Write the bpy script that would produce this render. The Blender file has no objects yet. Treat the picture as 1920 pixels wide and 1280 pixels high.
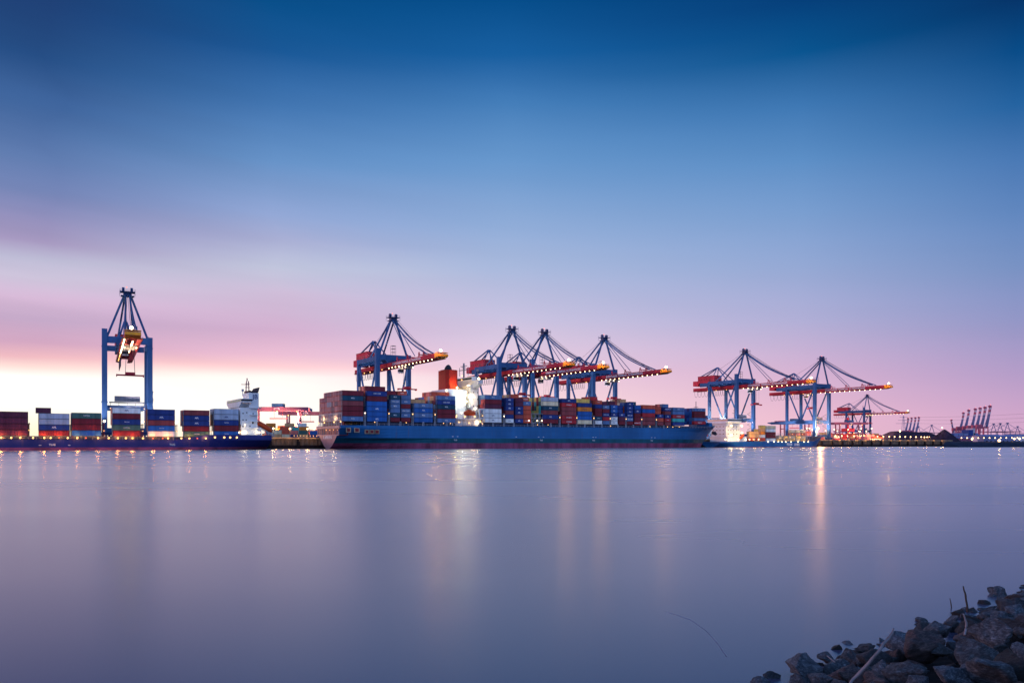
import bpy, bmesh, math, random
from mathutils import Vector, Matrix, noise
random.seed(7)
R = math.radians
scn = bpy.context.scene
col = scn.collection
F, HC, YH, CX = 1441.0, 3.2, 831.0, 960.0
TH = R(32.8)
T = Vector((math.cos(TH), math.sin(TH), 0)); IN = Vector((-math.sin(TH), math.cos(TH), 0))
P0 = Vector((0, 483.4, 0))

def Q(a, o, z=0.0):                       # quay frame: a along the berth, o inboard of the outer ship side
    v = P0 + T * a + IN * o
    return Vector((v.x, v.y, z))
def along(px, o=0.0):
    k = (px - CX) / F
    p = P0 + IN * o
    return (k * p.y - p.x) / (T.x - k * T.y)
def zat(px, py, o=0.0):
    return HC + (YH - py) / F * Q(along(px, o), o).y
def at(px, Y, z=0.0):
    return Vector(((px - CX) / F * Y, Y, z))
def zy(py, Y):
    return HC + (YH - py) / F * Y

# ---------------------------------------------------------------- materials
def lin(c):
    return tuple((x / 12.92 if x <= .04045 else ((x + .055) / 1.055) ** 2.4) for x in c)
MATS = {}
def paint(name, c, rough=.5, metal=0.0, dirt=.25, scale=.35, bump=0.0, streak=True, rnd=.12):
    if name in MATS: return MATS[name]
    m = bpy.data.materials.new(name); m.use_nodes = True
    nt = m.node_tree; N = nt.nodes; L = nt.links
    b = N['Principled BSDF']; b.inputs['Roughness'].default_value = rough; b.inputs['Metallic'].default_value = metal; b.inputs['Specular IOR Level'].default_value = .18
    tc = N.new('ShaderNodeTexCoord'); mp = N.new('ShaderNodeMapping')
    mp.inputs['Scale'].default_value = (1, 1, .18 if streak else 1)
    nz = N.new('ShaderNodeTexNoise'); nz.inputs['Scale'].default_value = scale; nz.inputs['Detail'].default_value = 8; nz.inputs['Roughness'].default_value = .65
    L.new(tc.outputs['Object'], mp.inputs['Vector']); L.new(mp.outputs['Vector'], nz.inputs['Vector'])
    rp = N.new('ShaderNodeValToRGB'); rp.color_ramp.elements[0].position = .32; rp.color_ramp.elements[1].position = .72
    dk = tuple(x * (1 - dirt * 1.6) if dirt < .6 else x * .2 for x in c); lt = tuple(min(1, x * (1 + dirt * .35)) for x in c)
    rp.color_ramp.elements[0].color = (*dk, 1); rp.color_ramp.elements[1].color = (*lt, 1)
    L.new(nz.outputs['Fac'], rp.inputs['Fac'])
    oi = N.new('ShaderNodeObjectInfo'); mr = N.new('ShaderNodeMapRange')
    mr.inputs['To Min'].default_value = 1 - rnd; mr.inputs['To Max'].default_value = 1 + rnd
    L.new(oi.outputs['Random'], mr.inputs['Value'])
    hs = N.new('ShaderNodeHueSaturation'); L.new(mr.outputs['Result'], hs.inputs['Value']); L.new(rp.outputs['Color'], hs.inputs['Color'])
    L.new(hs.outputs['Color'], b.inputs['Base Color'])
    if bump:
        bp = N.new('ShaderNodeBump'); bp.inputs['Strength'].default_value = bump; bp.inputs['Distance'].default_value = .1
        L.new(nz.outputs['Fac'], bp.inputs['Height']); L.new(bp.outputs['Normal'], b.inputs['Normal'])
    MATS[name] = m
    return m
def glow(name, c, s):
    if name in MATS: return MATS[name]
    m = bpy.data.materials.new(name); m.use_nodes = True
    nt = m.node_tree; nt.nodes.clear()
    e = nt.nodes.new('ShaderNodeEmission'); o = nt.nodes.new('ShaderNodeOutputMaterial')
    # a little unevenness like a real lens
    e.inputs['Color'].default_value = (*c, 1); e.inputs['Strength'].default_value = s
    nt.links.new(e.outputs[0], o.inputs[0]); MATS[name] = m
    return m
PAL = {'maroon': (.165, .018, .032), 'rust': (.23, .05, .06), 'red': (.40, .028, .04), 'vermilion': (.50, .085, .05), 'orange': (.62, .20, .03),
       'navy': (.018, .045, .20), 'blue': (.018, .105, .36), 'teal': (.012, .06, .11), 'slate': (.085, .16, .32), 'grey': (.33, .39, .50),
       'white': (.66, .68, .76), 'green': (.05, .12, .11), 'lime': (.42, .50, .16), 'yellow': (.68, .47, .12), 'turquoise': (.06, .38, .36),
       'cream': (.66, .58, .40), 'salmon': (.68, .20, .17), 'tan': (.52, .30, .15), 'plum': (.10, .022, .05)}
CN = {'maroon': 'maroon', 'rust': 'brownish red', 'red': 'bright red', 'vermilion': 'orange-red', 'orange': 'orange', 'navy': 'navy blue', 'blue': 'royal blue',
      'teal': 'dark teal', 'slate': 'slate blue', 'grey': 'pale grey', 'white': 'white', 'green': 'dark green', 'lime': 'lime green', 'yellow': 'yellow',
      'turquoise': 'turquoise', 'cream': 'cream', 'salmon': 'salmon red', 'tan': 'tan', 'plum': 'dark plum'}
def cm(c): return paint('container_' + c, tuple(min(.85, x * 1.25) for x in PAL[c]), .55, 0, .22, .5, rnd=.10)
def cmd(c): return paint('container_rail_' + c, tuple(x * .55 for x in PAL[c]), .6, 0, .3, .5)
M = lambda k: MATS[k]
paint('crane_blue', (.034, .105, .27), .75, 0, .22, .12)
paint('crane_blue_dark', (.014, .05, .17), .55, 0, .25, .12)
paint('crane_red', (.56, .045, .075), .85, 0, .25, .15)
paint('crane_red_dark', (.17, .016, .03), .55, 0, .3, .15)
paint('tip_glow_yellow', (.80, .30, .02), .5, 0, .2, .4)  # boom tip: the tip lamp's yellow light is put into the colour
paint('cab_white', (.7, .7, .72), .4, 0, .12, .5)
paint('dark_steel', (.035, .035, .05), .6, .2, .3, .6)
paint('rail_grey', (.22, .23, .28), .5, .3, .25, .6)
paint('cable', (.05, .06, .10), .5, .4, .2, 1)
paint('letter_white', (.8, .8, .82), .5, 0, .08, 1)
paint('letter_navy', (.02, .04, .16), .5, 0, .08, 1)
def hull_paint(name, c):
    m = paint(name, c, .5, 0, .22, .05); nt = m.node_tree; N = nt.nodes; L = nt.links; b = N['Principled BSDF']; src = b.inputs['Base Color'].links[0].from_socket
    tc = N.new('ShaderNodeTexCoord'); sp_ = N.new('ShaderNodeSeparateXYZ'); L.new(tc.outputs['Object'], sp_.inputs[0]); cb = N.new('ShaderNodeCombineXYZ'); L.new(sp_.outputs[0], cb.inputs[0]); L.new(sp_.outputs[2], cb.inputs[1])
    br = N.new('ShaderNodeTexBrick'); br.inputs['Scale'].default_value = 1; br.inputs['Brick Width'].default_value = 11.5; br.inputs['Row Height'].default_value = 2.7; br.inputs['Mortar Size'].default_value = .06; br.inputs['Mortar Smooth'].default_value = .4
    br.inputs['Color1'].default_value = (1, 1, 1, 1); br.inputs['Color2'].default_value = (.88, .90, .92, 1); br.inputs['Mortar'].default_value = (.70, .68, .70, 1); L.new(cb.outputs[0], br.inputs['Vector'])
    mp = N.new('ShaderNodeMapping'); mp.inputs['Scale'].default_value = (.55, .55, .035); nz = N.new('ShaderNodeTexNoise'); nz.inputs['Scale'].default_value = 1; nz.inputs['Detail'].default_value = 7; nz.inputs['Roughness'].default_value = .7
    L.new(tc.outputs['Object'], mp.inputs[0]); L.new(mp.outputs[0], nz.inputs['Vector'])
    rp = N.new('ShaderNodeValToRGB'); rp.color_ramp.elements[0].position = .56; rp.color_ramp.elements[0].color = (0, 0, 0, 1); rp.color_ramp.elements[1].position = .78; rp.color_ramp.elements[1].color = (.6, .6, .6, 1); L.new(nz.outputs['Fac'], rp.inputs[0])
    m1 = N.new('ShaderNodeMix'); m1.data_type = 'RGBA'; m1.blend_type = 'MULTIPLY'; m1.inputs[0].default_value = 1; L.new(src, m1.inputs[6]); L.new(br.outputs['Color'], m1.inputs[7])
    m2 = N.new('ShaderNodeMix'); m2.data_type = 'RGBA'; L.new(rp.outputs[0], m2.inputs[0]); L.new(m1.outputs[2], m2.inputs[6]); m2.inputs[7].default_value = (.11, .075, .085, 1); L.new(m2.outputs[2], b.inputs['Base Color'])
hull_paint('hull_blue', (.022, .16, .40)); hull_paint('hull_navy', (.018, .028, .17))
paint('hull_teal', (.006, .11, .17), .5, 0, .35, .09)
paint('hull_boot', (.36, .08, .18), .6, 0, .5, .12)
paint('transom_lit_pink', (.38, .22, .26), .45, 0, .2, .15)  # pink light on the stern is put into this colour
paint('deck_grey', (.12, .10, .12), .8, 0, .4, .3)
paint('coaming', (.03, .055, .14), .6, 0, .4, .3)
paint('lash_white', (.36, .38, .46), .5, 0, .25, .7)
paint('ship_white', (.72, .75, .78), .4, 0, .14, .12)
paint('window_dark', (.015, .02, .03), .15, 0, .05, 1)
paint('funnel_orange', (.50, .032, .018), .5, 0, .15, .2)
paint('lifeboat_orange', (.6, .08, .02), .4, 0, .1, .6)
paint('pile_steel', (.17, .13, .10), .85, .0, .4, 1.1, .4)
paint('pile_dark', (.022, .018, .022), .8, 0, .5, .5)
paint('cap_concrete', (.42, .32, .22), .85, 0, .4, .3, .2)
paint('apron', (.20, .16, .14), .9, 0, .4, .06)
paint('far_land', (.03, .03, .05), .95, 0, .4, .02)
paint('coal', (.030, .020, .050), .95, 0, .5, .25, .8, streak=False)
paint('gantry_purple', (.30, .09, .16), .55, 0, .25, .2)
paint('haze_blue', (.17, .20, .40), .6, 0, .25, .05)  # distant paints: blue, red and white have haze mixed into the colour
paint('haze_red', (.52, .12, .20), .6, 0, .2, .05)
paint('haze_white', (.55, .5, .62), .6, 0, .2, .05)
glow('lamp_warm', (1, .50, .15), 4.5)
glow('lamp_red', (1, .14, .05), 3)
glow('lamp_white', (1, .70, .38), 9)
glow('lamp_flood', (1, .60, .25), 9)
glow('lamp_tip', (1, .72, .40), 14)
glow('lamp_small', (1, .52, .17), 3.2)

# ---------------------------------------------------------------- mesh helpers
def windows(root, boxes, name='porthole_window'):
    for (x0, x1, y0, y1, z0, z1) in boxes:
        k = ('win', round(x1 - x0, 2), round(y1 - y0, 2), round(z1 - z0, 2))
        if k not in TXT: TXT[k] = MB().box(-(x1 - x0) / 2, (x1 - x0) / 2, -(y1 - y0) / 2, (y1 - y0) / 2, -(z1 - z0) / 2, (z1 - z0) / 2).mesh(name, 'window_dark')
        link(name, TXT[k], root, ((x0 + x1) / 2, (y0 + y1) / 2, (z0 + z1) / 2))
TXT = {}
class MB:
    def __init__(s): s.v = []; s.f = []; s.m = []
    def add(s, vs, fs, mi=0):
        n = len(s.v); s.v += [tuple(v) for v in vs]; s.f += [tuple(i + n for i in f) for f in fs]; s.m += [mi] * len(fs); return s
    def box(s, x0, x1, y0, y1, z0, z1, mi=0):
        v = [(x0, y0, z0), (x1, y0, z0), (x1, y1, z0), (x0, y1, z0), (x0, y0, z1), (x1, y0, z1), (x1, y1, z1), (x0, y1, z1)]
        return s.add(v, [(0, 3, 2, 1), (4, 5, 6, 7), (0, 1, 5, 4), (1, 2, 6, 5), (2, 3, 7, 6), (3, 0, 4, 7)], mi)
    def bar(s, p, q, w, h=None, mi=0, w2=None, h2=None):
        p = Vector(p); q = Vector(q); h = h or w; w2 = w2 or w; h2 = h2 or h; d = (q - p).normalized()
        up = Vector((0, 0, 1)) if abs(d.z) < .95 else Vector((0, 1, 0))
        sx = d.cross(up).normalized(); sy = sx.cross(d).normalized()
        vs = []
        for c, a, b in ((p, w, h), (q, w2, h2)):
            for i, j in ((-1, -1), (1, -1), (1, 1), (-1, 1)): vs.append(c + sx * (a / 2 * i) + sy * (b / 2 * j))
        return s.add(vs, [(0, 1, 2, 3), (7, 6, 5, 4), (0, 4, 5, 1), (1, 5, 6, 2), (2, 6, 7, 3), (3, 7, 4, 0)], mi)
    def tube(s, pts, r, n=6, mi=0):
        rs = r if isinstance(r, (list, tuple)) else [r] * len(pts)
        pts = [Vector(p) for p in pts]; base = len(s.v); vs = []
        for i, p in enumerate(pts):
            d = (pts[min(i + 1, len(pts) - 1)] - pts[max(i - 1, 0)]).normalized()
            up = Vector((0, 0, 1)) if abs(d.z) < .95 else Vector((1, 0, 0))
            sx = d.cross(up).normalized(); sy = sx.cross(d)
            for k in range(n):
                a = 2 * math.pi * k / n; vs.append(p + (sx * math.cos(a) + sy * math.sin(a)) * rs[i])
        fs = []
        for i in range(len(pts) - 1):
            for k in range(n):
                k2 = (k + 1) % n; fs.append((i * n + k, i * n + k2, (i + 1) * n + k2, (i + 1) * n + k))
        fs.append(tuple(range(n - 1, -1, -1))); fs.append(tuple((len(pts) - 1) * n + k for k in range(n)))
        return s.add(vs, fs, mi)
    def prism(s, prof, axis, a0, a1, mi=0):   # profile polygon extruded along an axis: 'x' -> prof is (y,z); 'y' -> (x,z); 'z' -> (x,y)
        def pt(p, a): return {'x': (a, p[0], p[1]), 'y': (p[0], a, p[1]), 'z': (p[0], p[1], a)}[axis]
        n = len(prof); vs = [pt(p, a0) for p in prof] + [pt(p, a1) for p in prof]
        fs = [tuple(range(n)), tuple(range(2 * n - 1, n - 1, -1))] + [(i, i + n, (i + 1) % n + n, (i + 1) % n) for i in range(n)]
        return s.add(vs, fs, mi)
    def mesh(s, name, mats, smooth=False):
        me = bpy.data.meshes.new(name); me.from_pydata(s.v, [], s.f)
        for m in (mats if isinstance(mats, (list, tuple)) else [mats]): me.materials.append(M(m) if isinstance(m, str) else m)
        me.polygons.foreach_set('material_index', s.m)
        if smooth: me.polygons.foreach_set('use_smooth', [True] * len(s.f))
        bm = bmesh.new(); bm.from_mesh(me); bmesh.ops.recalc_face_normals(bm, faces=bm.faces); bm.to_mesh(me); bm.free()
        me.update(); return me
    def build(s, name, mats, parent=None, smooth=False):
        return link(name, s.mesh(name, mats, smooth), parent)
def link(name, data, parent=None, loc=None, rot=None):
    o = bpy.data.objects.new(name, data); col.objects.link(o)
    if parent: o.parent = parent
    if loc is not None: o.location = loc
    if rot is not None: o.rotation_euler = rot
    return o
def tag(o, label=None, cat=None, group=None, kind=None):
    if label: o['label'] = label
    if cat: o['category'] = cat
    if group: o['group'] = group
    if kind: o['kind'] = kind
    return o
def empty(name, loc, rz=0): return link(name, None, None, loc, (0, 0, rz))
def struct(name, mb, mats): return tag(mb.build(name, mats), kind='structure')
KIDS = {}
def kids(o): return [c for c in bpy.data.objects if c.parent == o]
def copy_tree(o, parent=None):
    c = o.copy(); col.objects.link(c); c.parent = parent
    for ch in list(o.children): copy_tree(ch, c)
    return c
def text_mesh(s, size, mat):
    k = (s, size, mat)
    if k in TXT: return TXT[k]
    cu = bpy.data.curves.new('lettering', 'FONT'); cu.body = s; cu.size = size; cu.extrude = .02; cu.align_x = 'CENTER'; cu.align_y = 'CENTER'; cu.resolution_u = 2
    cu.offset = size * .018
    o = bpy.data.objects.new('lettering', cu); col.objects.link(o)
    dg = bpy.context.evaluated_depsgraph_get(); dg.update()
    me = bpy.data.meshes.new_from_object(o.evaluated_get(dg)); me.materials.clear(); me.materials.append(M(mat))
    bpy.data.objects.remove(o); TXT[k] = me
    return me
ICO = None
def bulb_mesh(r, mat):
    k = ('bulb', r, mat)
    if k in TXT: return TXT[k]
    bm = bmesh.new(); bmesh.ops.create_icosphere(bm, subdivisions=1, radius=r)
    me = bpy.data.meshes.new('lamp'); bm.to_mesh(me); bm.free(); me.materials.append(M(mat)); TXT[k] = me
    return me
def lamp(parent, loc, r=.4, mat='lamp_warm', name='lamp'): return link(name, bulb_mesh(r, mat), parent, loc)
NL = 0
def point(loc, W, c, r=.6):
    r = .42
    global NL; NL += 1
    l = bpy.data.lights.new('floodlight', 'POINT'); l.energy = W; l.color = c; l.shadow_soft_size = r
    return link('flood_and_fill_glow', l, None, loc)
ORD = ['zeroth', 'first', 'second', 'third', 'fourth', 'fifth', 'sixth', 'seventh', 'eighth', 'ninth', 'tenth', 'eleventh', 'twelfth', 'thirteenth',
       'fourteenth', 'fifteenth', 'sixteenth', 'seventeenth', 'eighteenth', 'nineteenth', 'twentieth', 'twenty-first', 'twenty-second', 'twenty-third',
       'twenty-fourth', 'twenty-fifth', 'twenty-sixth', 'twenty-seventh', 'twenty-eighth', 'twenty-ninth', 'thirtieth']

def spot(loc, target, W, c, ang=70, r=.6):
    global NL; NL += 1
    l = bpy.data.lights.new('floodlight', 'SPOT'); l.energy = W; l.color = c; l.shadow_soft_size = r; l.spot_size = R(ang); l.spot_blend = .6
    return link('flood_and_fill_beam', l, None, loc, (Vector(target) - Vector(loc)).to_track_quat('-Z', 'Y').to_euler())
# ---------------------------------------------------------------- containers
CMESH = {}
def container_mesh(L, H, c):
    H = round(H, 2); k = (L, H, c)
    if k in CMESH: return CMESH[k]
    b = MB(); W = 2.42; h = H - .05; l = L / 2; w = W / 2
    # corrugated long sides between the rails, flat ends
    n = int(L / .56); zs0, zs1 = .18, h - .14
    for sgn in (-1, 1):
        for i in range(n):
            x0 = -l + .15 + (L - .3) * i / n; x1 = -l + .15 + (L - .3) * (i + 1) / n; q = (x1 - x0)
            ys = [sgn * (w - .02), sgn * (w - .02), sgn * (w - .09), sgn * (w - .09), sgn * (w - .02)]
            xs = [x0, x0 + q * .35, x0 + q * .5, x0 + q * .85, x1]
            vs = [(xs[j], ys[j], zs0) for j in range(5)] + [(xs[j], ys[j], zs1) for j in range(5)]
            b.add(vs, [(j, j + 1, j + 6, j + 5) for j in range(4)])
        b.box(-l, l, *sorted((sgn * w, sgn * (w - .12))), 0, .18, 1); b.box(-l, l, *sorted((sgn * w, sgn * (w - .12))), h - .14, h, 1)
        for e in (-1, 1):
            b.box(*sorted((e * l, e * (l - .16))), *sorted((sgn * (w + .003), sgn * (w - .16))), .001, h + .001, 1)
    b.box(-l + .04, l - .04, -w + .1, w - .1, .04, h - .03)
    CMESH[k] = b.mesh('container', [cm(c), cmd(c)])
    return CMESH[k]
DOORM = {}
def door_mesh(H):
    H = round(H, 2)
    if H in DOORM: return DOORM[H]
    b = MB(); h = H - .05
    for y in (-.85, -.35, .35, .85): b.box(-.06, 0, y - .035, y + .035, .15, h - .12)
    for z in (.75, 1.25): b.box(-.05, -.005, -1.05, 1.05, z, z + .06)
    b.box(-.03, 0, -.02, .02, .1, h - .1)
    DOORM[H] = b.mesh('locking_rods', 'lash_white'); return DOORM[H]
NC = [0]
LOGO = {'A': ('APL', 1.25, 'letter_white'), 'a': ('APL', 1.25, 'letter_navy'), 'M': ('MOL', 1.0, 'letter_white'), 'C': ('CMA CGM', .95, 'letter_white'),
        'H': ('HYUNDAI', .95, 'letter_white'), 'L': ('Hapag-Lloyd', .8, 'letter_navy'), 'K': ('CAPITAL', .7, 'letter_white'), 'S': ('HAMBURG SÜD', .85, 'letter_white'),
        'T': ('TRITON', .6, 'letter_white'), 'U': ('UASC', .8, 'letter_navy')}
def container(parts, L, H, a, o, z, label, group, rods=False, rz=TH, world=None, side=-1):
    c, _, lg = parts.partition(':')
    ob = link('shipping_container', container_mesh(L, H, c), None, world or Q(a, o, z), (0, 0, rz))
    tag(ob, label, 'container', group); NC[0] += 1
    if lg:
        t, s, m = LOGO[lg]; s = min(s, H * .42)
        tx = link('lettering', text_mesh(t, s, m), ob, (0, -1.235, H * .5), (R(90), 0, 0))
    if rods: link('locking_rods', door_mesh(H), ob, (-L / 2 - .005, 0, 0))
    return ob

REST = MB(); RPAL = ['maroon', 'slate', 'navy', 'rust', 'vermilion', 'blue', 'cream', 'grey', 'tan', 'salmon', 'yellow', 'lime', 'turquoise', 'green', 'plum', 'teal', 'red', 'orange', 'white']
def rest(c, L, H, pos, rz=TH):
    c = c.split(':')[0]; m = Matrix.Translation(pos) @ Matrix.Rotation(rz, 4, 'Z'); l, w, h = L / 2, 1.21, H - .05
    v = [m @ Vector((x, y, z)) for z in (0, h) for x, y in ((-l, -w), (l, -w), (l, w), (-l, w))]
    REST.add(v, [(0, 3, 2, 1), (4, 5, 6, 7), (0, 1, 5, 4), (1, 2, 6, 5), (2, 3, 7, 6), (3, 0, 4, 7)], RPAL.index(c))
# ================================================================ setting: water, land, sky
def water():
    b = MB(); b.add([(-9000, -60, 0), (9000, -60, 0), (9000, 9500, 0), (-9000, 9500, 0)], [(0, 1, 2, 3)])
    m = bpy.data.materials.new('river_water'); m.use_nodes = True; nt = m.node_tree; N = nt.nodes; L = nt.links; N.clear()
    out = N.new('ShaderNodeOutputMaterial'); df = N.new('ShaderNodeBsdfDiffuse'); df.inputs['Color'].default_value = (.040, .043, .098, 1)
    gl = N.new('ShaderNodeBsdfAnisotropic'); gl.distribution = 'MULTI_GGX'; gl.inputs['Color'].default_value = (1, 1, 1, 1)
    fr = N.new('ShaderNodeFresnel'); fr.inputs['IOR'].default_value = 1.74
    tc = N.new('ShaderNodeTexCoord'); mp = N.new('ShaderNodeMapping'); mp.inputs['Scale'].default_value = (.006, .03, 1)
    nz = N.new('ShaderNodeTexNoise'); nz.inputs['Scale'].default_value = 1; nz.inputs['Detail'].default_value = 4
    L.new(tc.outputs['Object'], mp.inputs[0]); L.new(mp.outputs[0], nz.inputs['Vector'])
    mr = N.new('ShaderNodeMapRange'); mr.inputs['From Min'].default_value = .3; mr.inputs['From Max'].default_value = .7
    mr.inputs['To Min'].default_value = .235; mr.inputs['To Max'].default_value = .30
    L.new(nz.outputs['Fac'], mr.inputs[0]); L.new(mr.outputs[0], gl.inputs['Roughness'])
    mx = N.new('ShaderNodeMixShader'); L.new(fr.outputs[0], mx.inputs[0]); L.new(df.outputs[0], mx.inputs[1]); L.new(gl.outputs[0], mx.inputs[2]); L.new(mx.outputs[0], out.inputs[0])
    struct('water', b, m)
water()
A_END = along(1786, 43)
def land():
    b = MB(); pts = [Q(-1500, 43.6), Q(A_END - .5, 43.6), Q(A_END - .5, 200), Q(A_END + 500, 900), Q(-1500, 900)]
    vs = [(p.x, p.y, 6.7) for p in pts] + [(p.x, p.y, -2) for p in pts]
    b.add(vs, [(0, 1, 2, 3, 4)] + [(i, i + 5, (i + 1) % 5 + 5, (i + 1) % 5) for i in range(5)])
    struct('quay_ground', b, 'apron')
    b = MB()   # far land sheet out to the horizon
    n = 60; top = []; 
    b.add([(-9000, 1500, 4.6), (2600, 1500, 4.6), (9000, 1700, 4.6), (9000, 9500, 4.6), (-9000, 9500, 4.6), (-9000, 1499, -1), (2600, 1499, -1), (9000, 1699, -1)],
          [(0, 1, 2, 3, 4), (0, 5, 6, 1), (1, 6, 7, 2)])
    struct('far_ground', b, 'far_land')
land()
def hill(name, x0, x1, Y0, Y1, h, z0, mat, seed, power=1.0, shape='ridge'):
    b = MB(); nx, ny = 48, 16; vs = []
    for j in range(ny + 1):
        for i in range(nx + 1):
            u = i / nx; v = j / ny
            x = x0 + (x1 - x0) * u; y = Y0 + (Y1 - Y0) * v
            if shape == 'cone':
                r = math.hypot((u - .5) * 2, (v - .5) * 2); e = max(0, 1 - r); e = e if e < .9 else .9 + (e - .9) * .4
            else:
                e = min(1, min(u, 1 - u) * 4.5) ** power * min(1, min(v, 1 - v) * 2.5)
            e *= 1 + .16 * noise.noise(Vector((x * .04 + seed, y * .04, 0))) * (1 if e > .02 else 0)
            vs.append((x, y, z0 + h * e))
    fs = [(j * (nx + 1) + i, j * (nx + 1) + i + 1, (j + 1) * (nx + 1) + i + 1, (j + 1) * (nx + 1) + i) for j in range(ny) for i in range(nx)]
    b.add(vs, fs); return b
def bank_right():
    # dark harbour embankment beyond the quay end
    b = MB(); rows = []
    nx = 70
    prof = [(0, -1.0), (3, .6), (12, 3.2), (24, 4.6), (60, 5.0), (400, 5.2)]
    for i in range(nx + 1):
        u = i / nx; base = at(1770, 640) .lerp(Vector((640, 700, 0)), u)
        for (d, z) in prof:
            k = noise.noise(Vector((u * 22, d * .05, 3.1)))
            rows.append((base.x + d * .62, base.y + d + k * 3, z + (k * .7 if z > 0 else 0)))
    m = len(prof)
    fs = [(i * m + j, (i + 1) * m + j, (i + 1) * m + j + 1, i * m + j + 1) for i in range(nx) for j in range(m - 1)]
    b.add(rows, fs); o = struct('embankment', b, paint('bank_dark', (.018, .028, .06), .9, 0, .4, .12, .5, streak=False))
bank_right()
p = at(1695, 950); tag(hill('coal_pile', at(1640, 980).x, at(1752, 980).x, 930, 1010, 11.6, 6.6, 'coal', 1, .7).build('coal_pile', 'coal'),
    'long low flat-topped dark heap of bulk coal behind the row of lamps', 'coal heap')
tag(hill('coal_cone', at(1738, 900).x, at(1797, 900).x, 880, 914, 14.8, 5.2, 'coal', 5, 1, 'cone').build('coal_pile', 'coal'),
    'pointed dark cone of bulk coal with a lamp at its peak', 'coal heap')

# ---------------------------------------------------------------- quay wall
def quay_wall(a0, a1, label, dark=.42):
    r = empty('quay_wall', Q(a0, 43, 0), TH); tag(r, label, 'quay wall')
    L = a1 - a0; b = MB(); n = int(L / 1.3)
    vs = []; 
    for i in range(n + 1):
        x = L * i / n; y = 0 if i % 2 else .45
        vs += [(x, y, 2.2), (x, y, 5.9)]
    b.add(vs, [(2 * i, 2 * i + 2, 2 * i + 3, 2 * i + 1) for i in range(n)]); b.build('sheet_piling', 'pile_steel', r)
    b = MB(); b.box(0, L, .1, .9, -1.5, 2.2); b.build('lower_wall', 'pile_dark', r)
    b = MB(); b.box(0, L, -.3, 1.6, 5.9, 6.72); b.build('cap_beam', 'cap_concrete', r)
    x = 6
    me = MB().box(-.45, .45, -1.0, -.05, .3, 5.6).box(-.9, .9, -1.3, -.95, 1.6, 4.4).mesh('fender', 'pile_dark')
    while x < L - 3:
        link('fender', me, r, (x, 0, 0)); x += 16
    b = MB(); x = 3
    while x < L - 2: b.box(x, x + .5, .2, .7, 6.72, 7.25); x += 12
    b.build('bollard_row', 'dark_steel', r)['kind'] = 'stuff'
    return r
quay_wall(along(-260, 43), along(1330, 43), 'long quay wall of rusty sheet piling behind the two large ships', .4)
quay_wall(along(1330, 43) + .02, A_END, 'yellow-lit end section of the quay wall on the far right')

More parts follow.
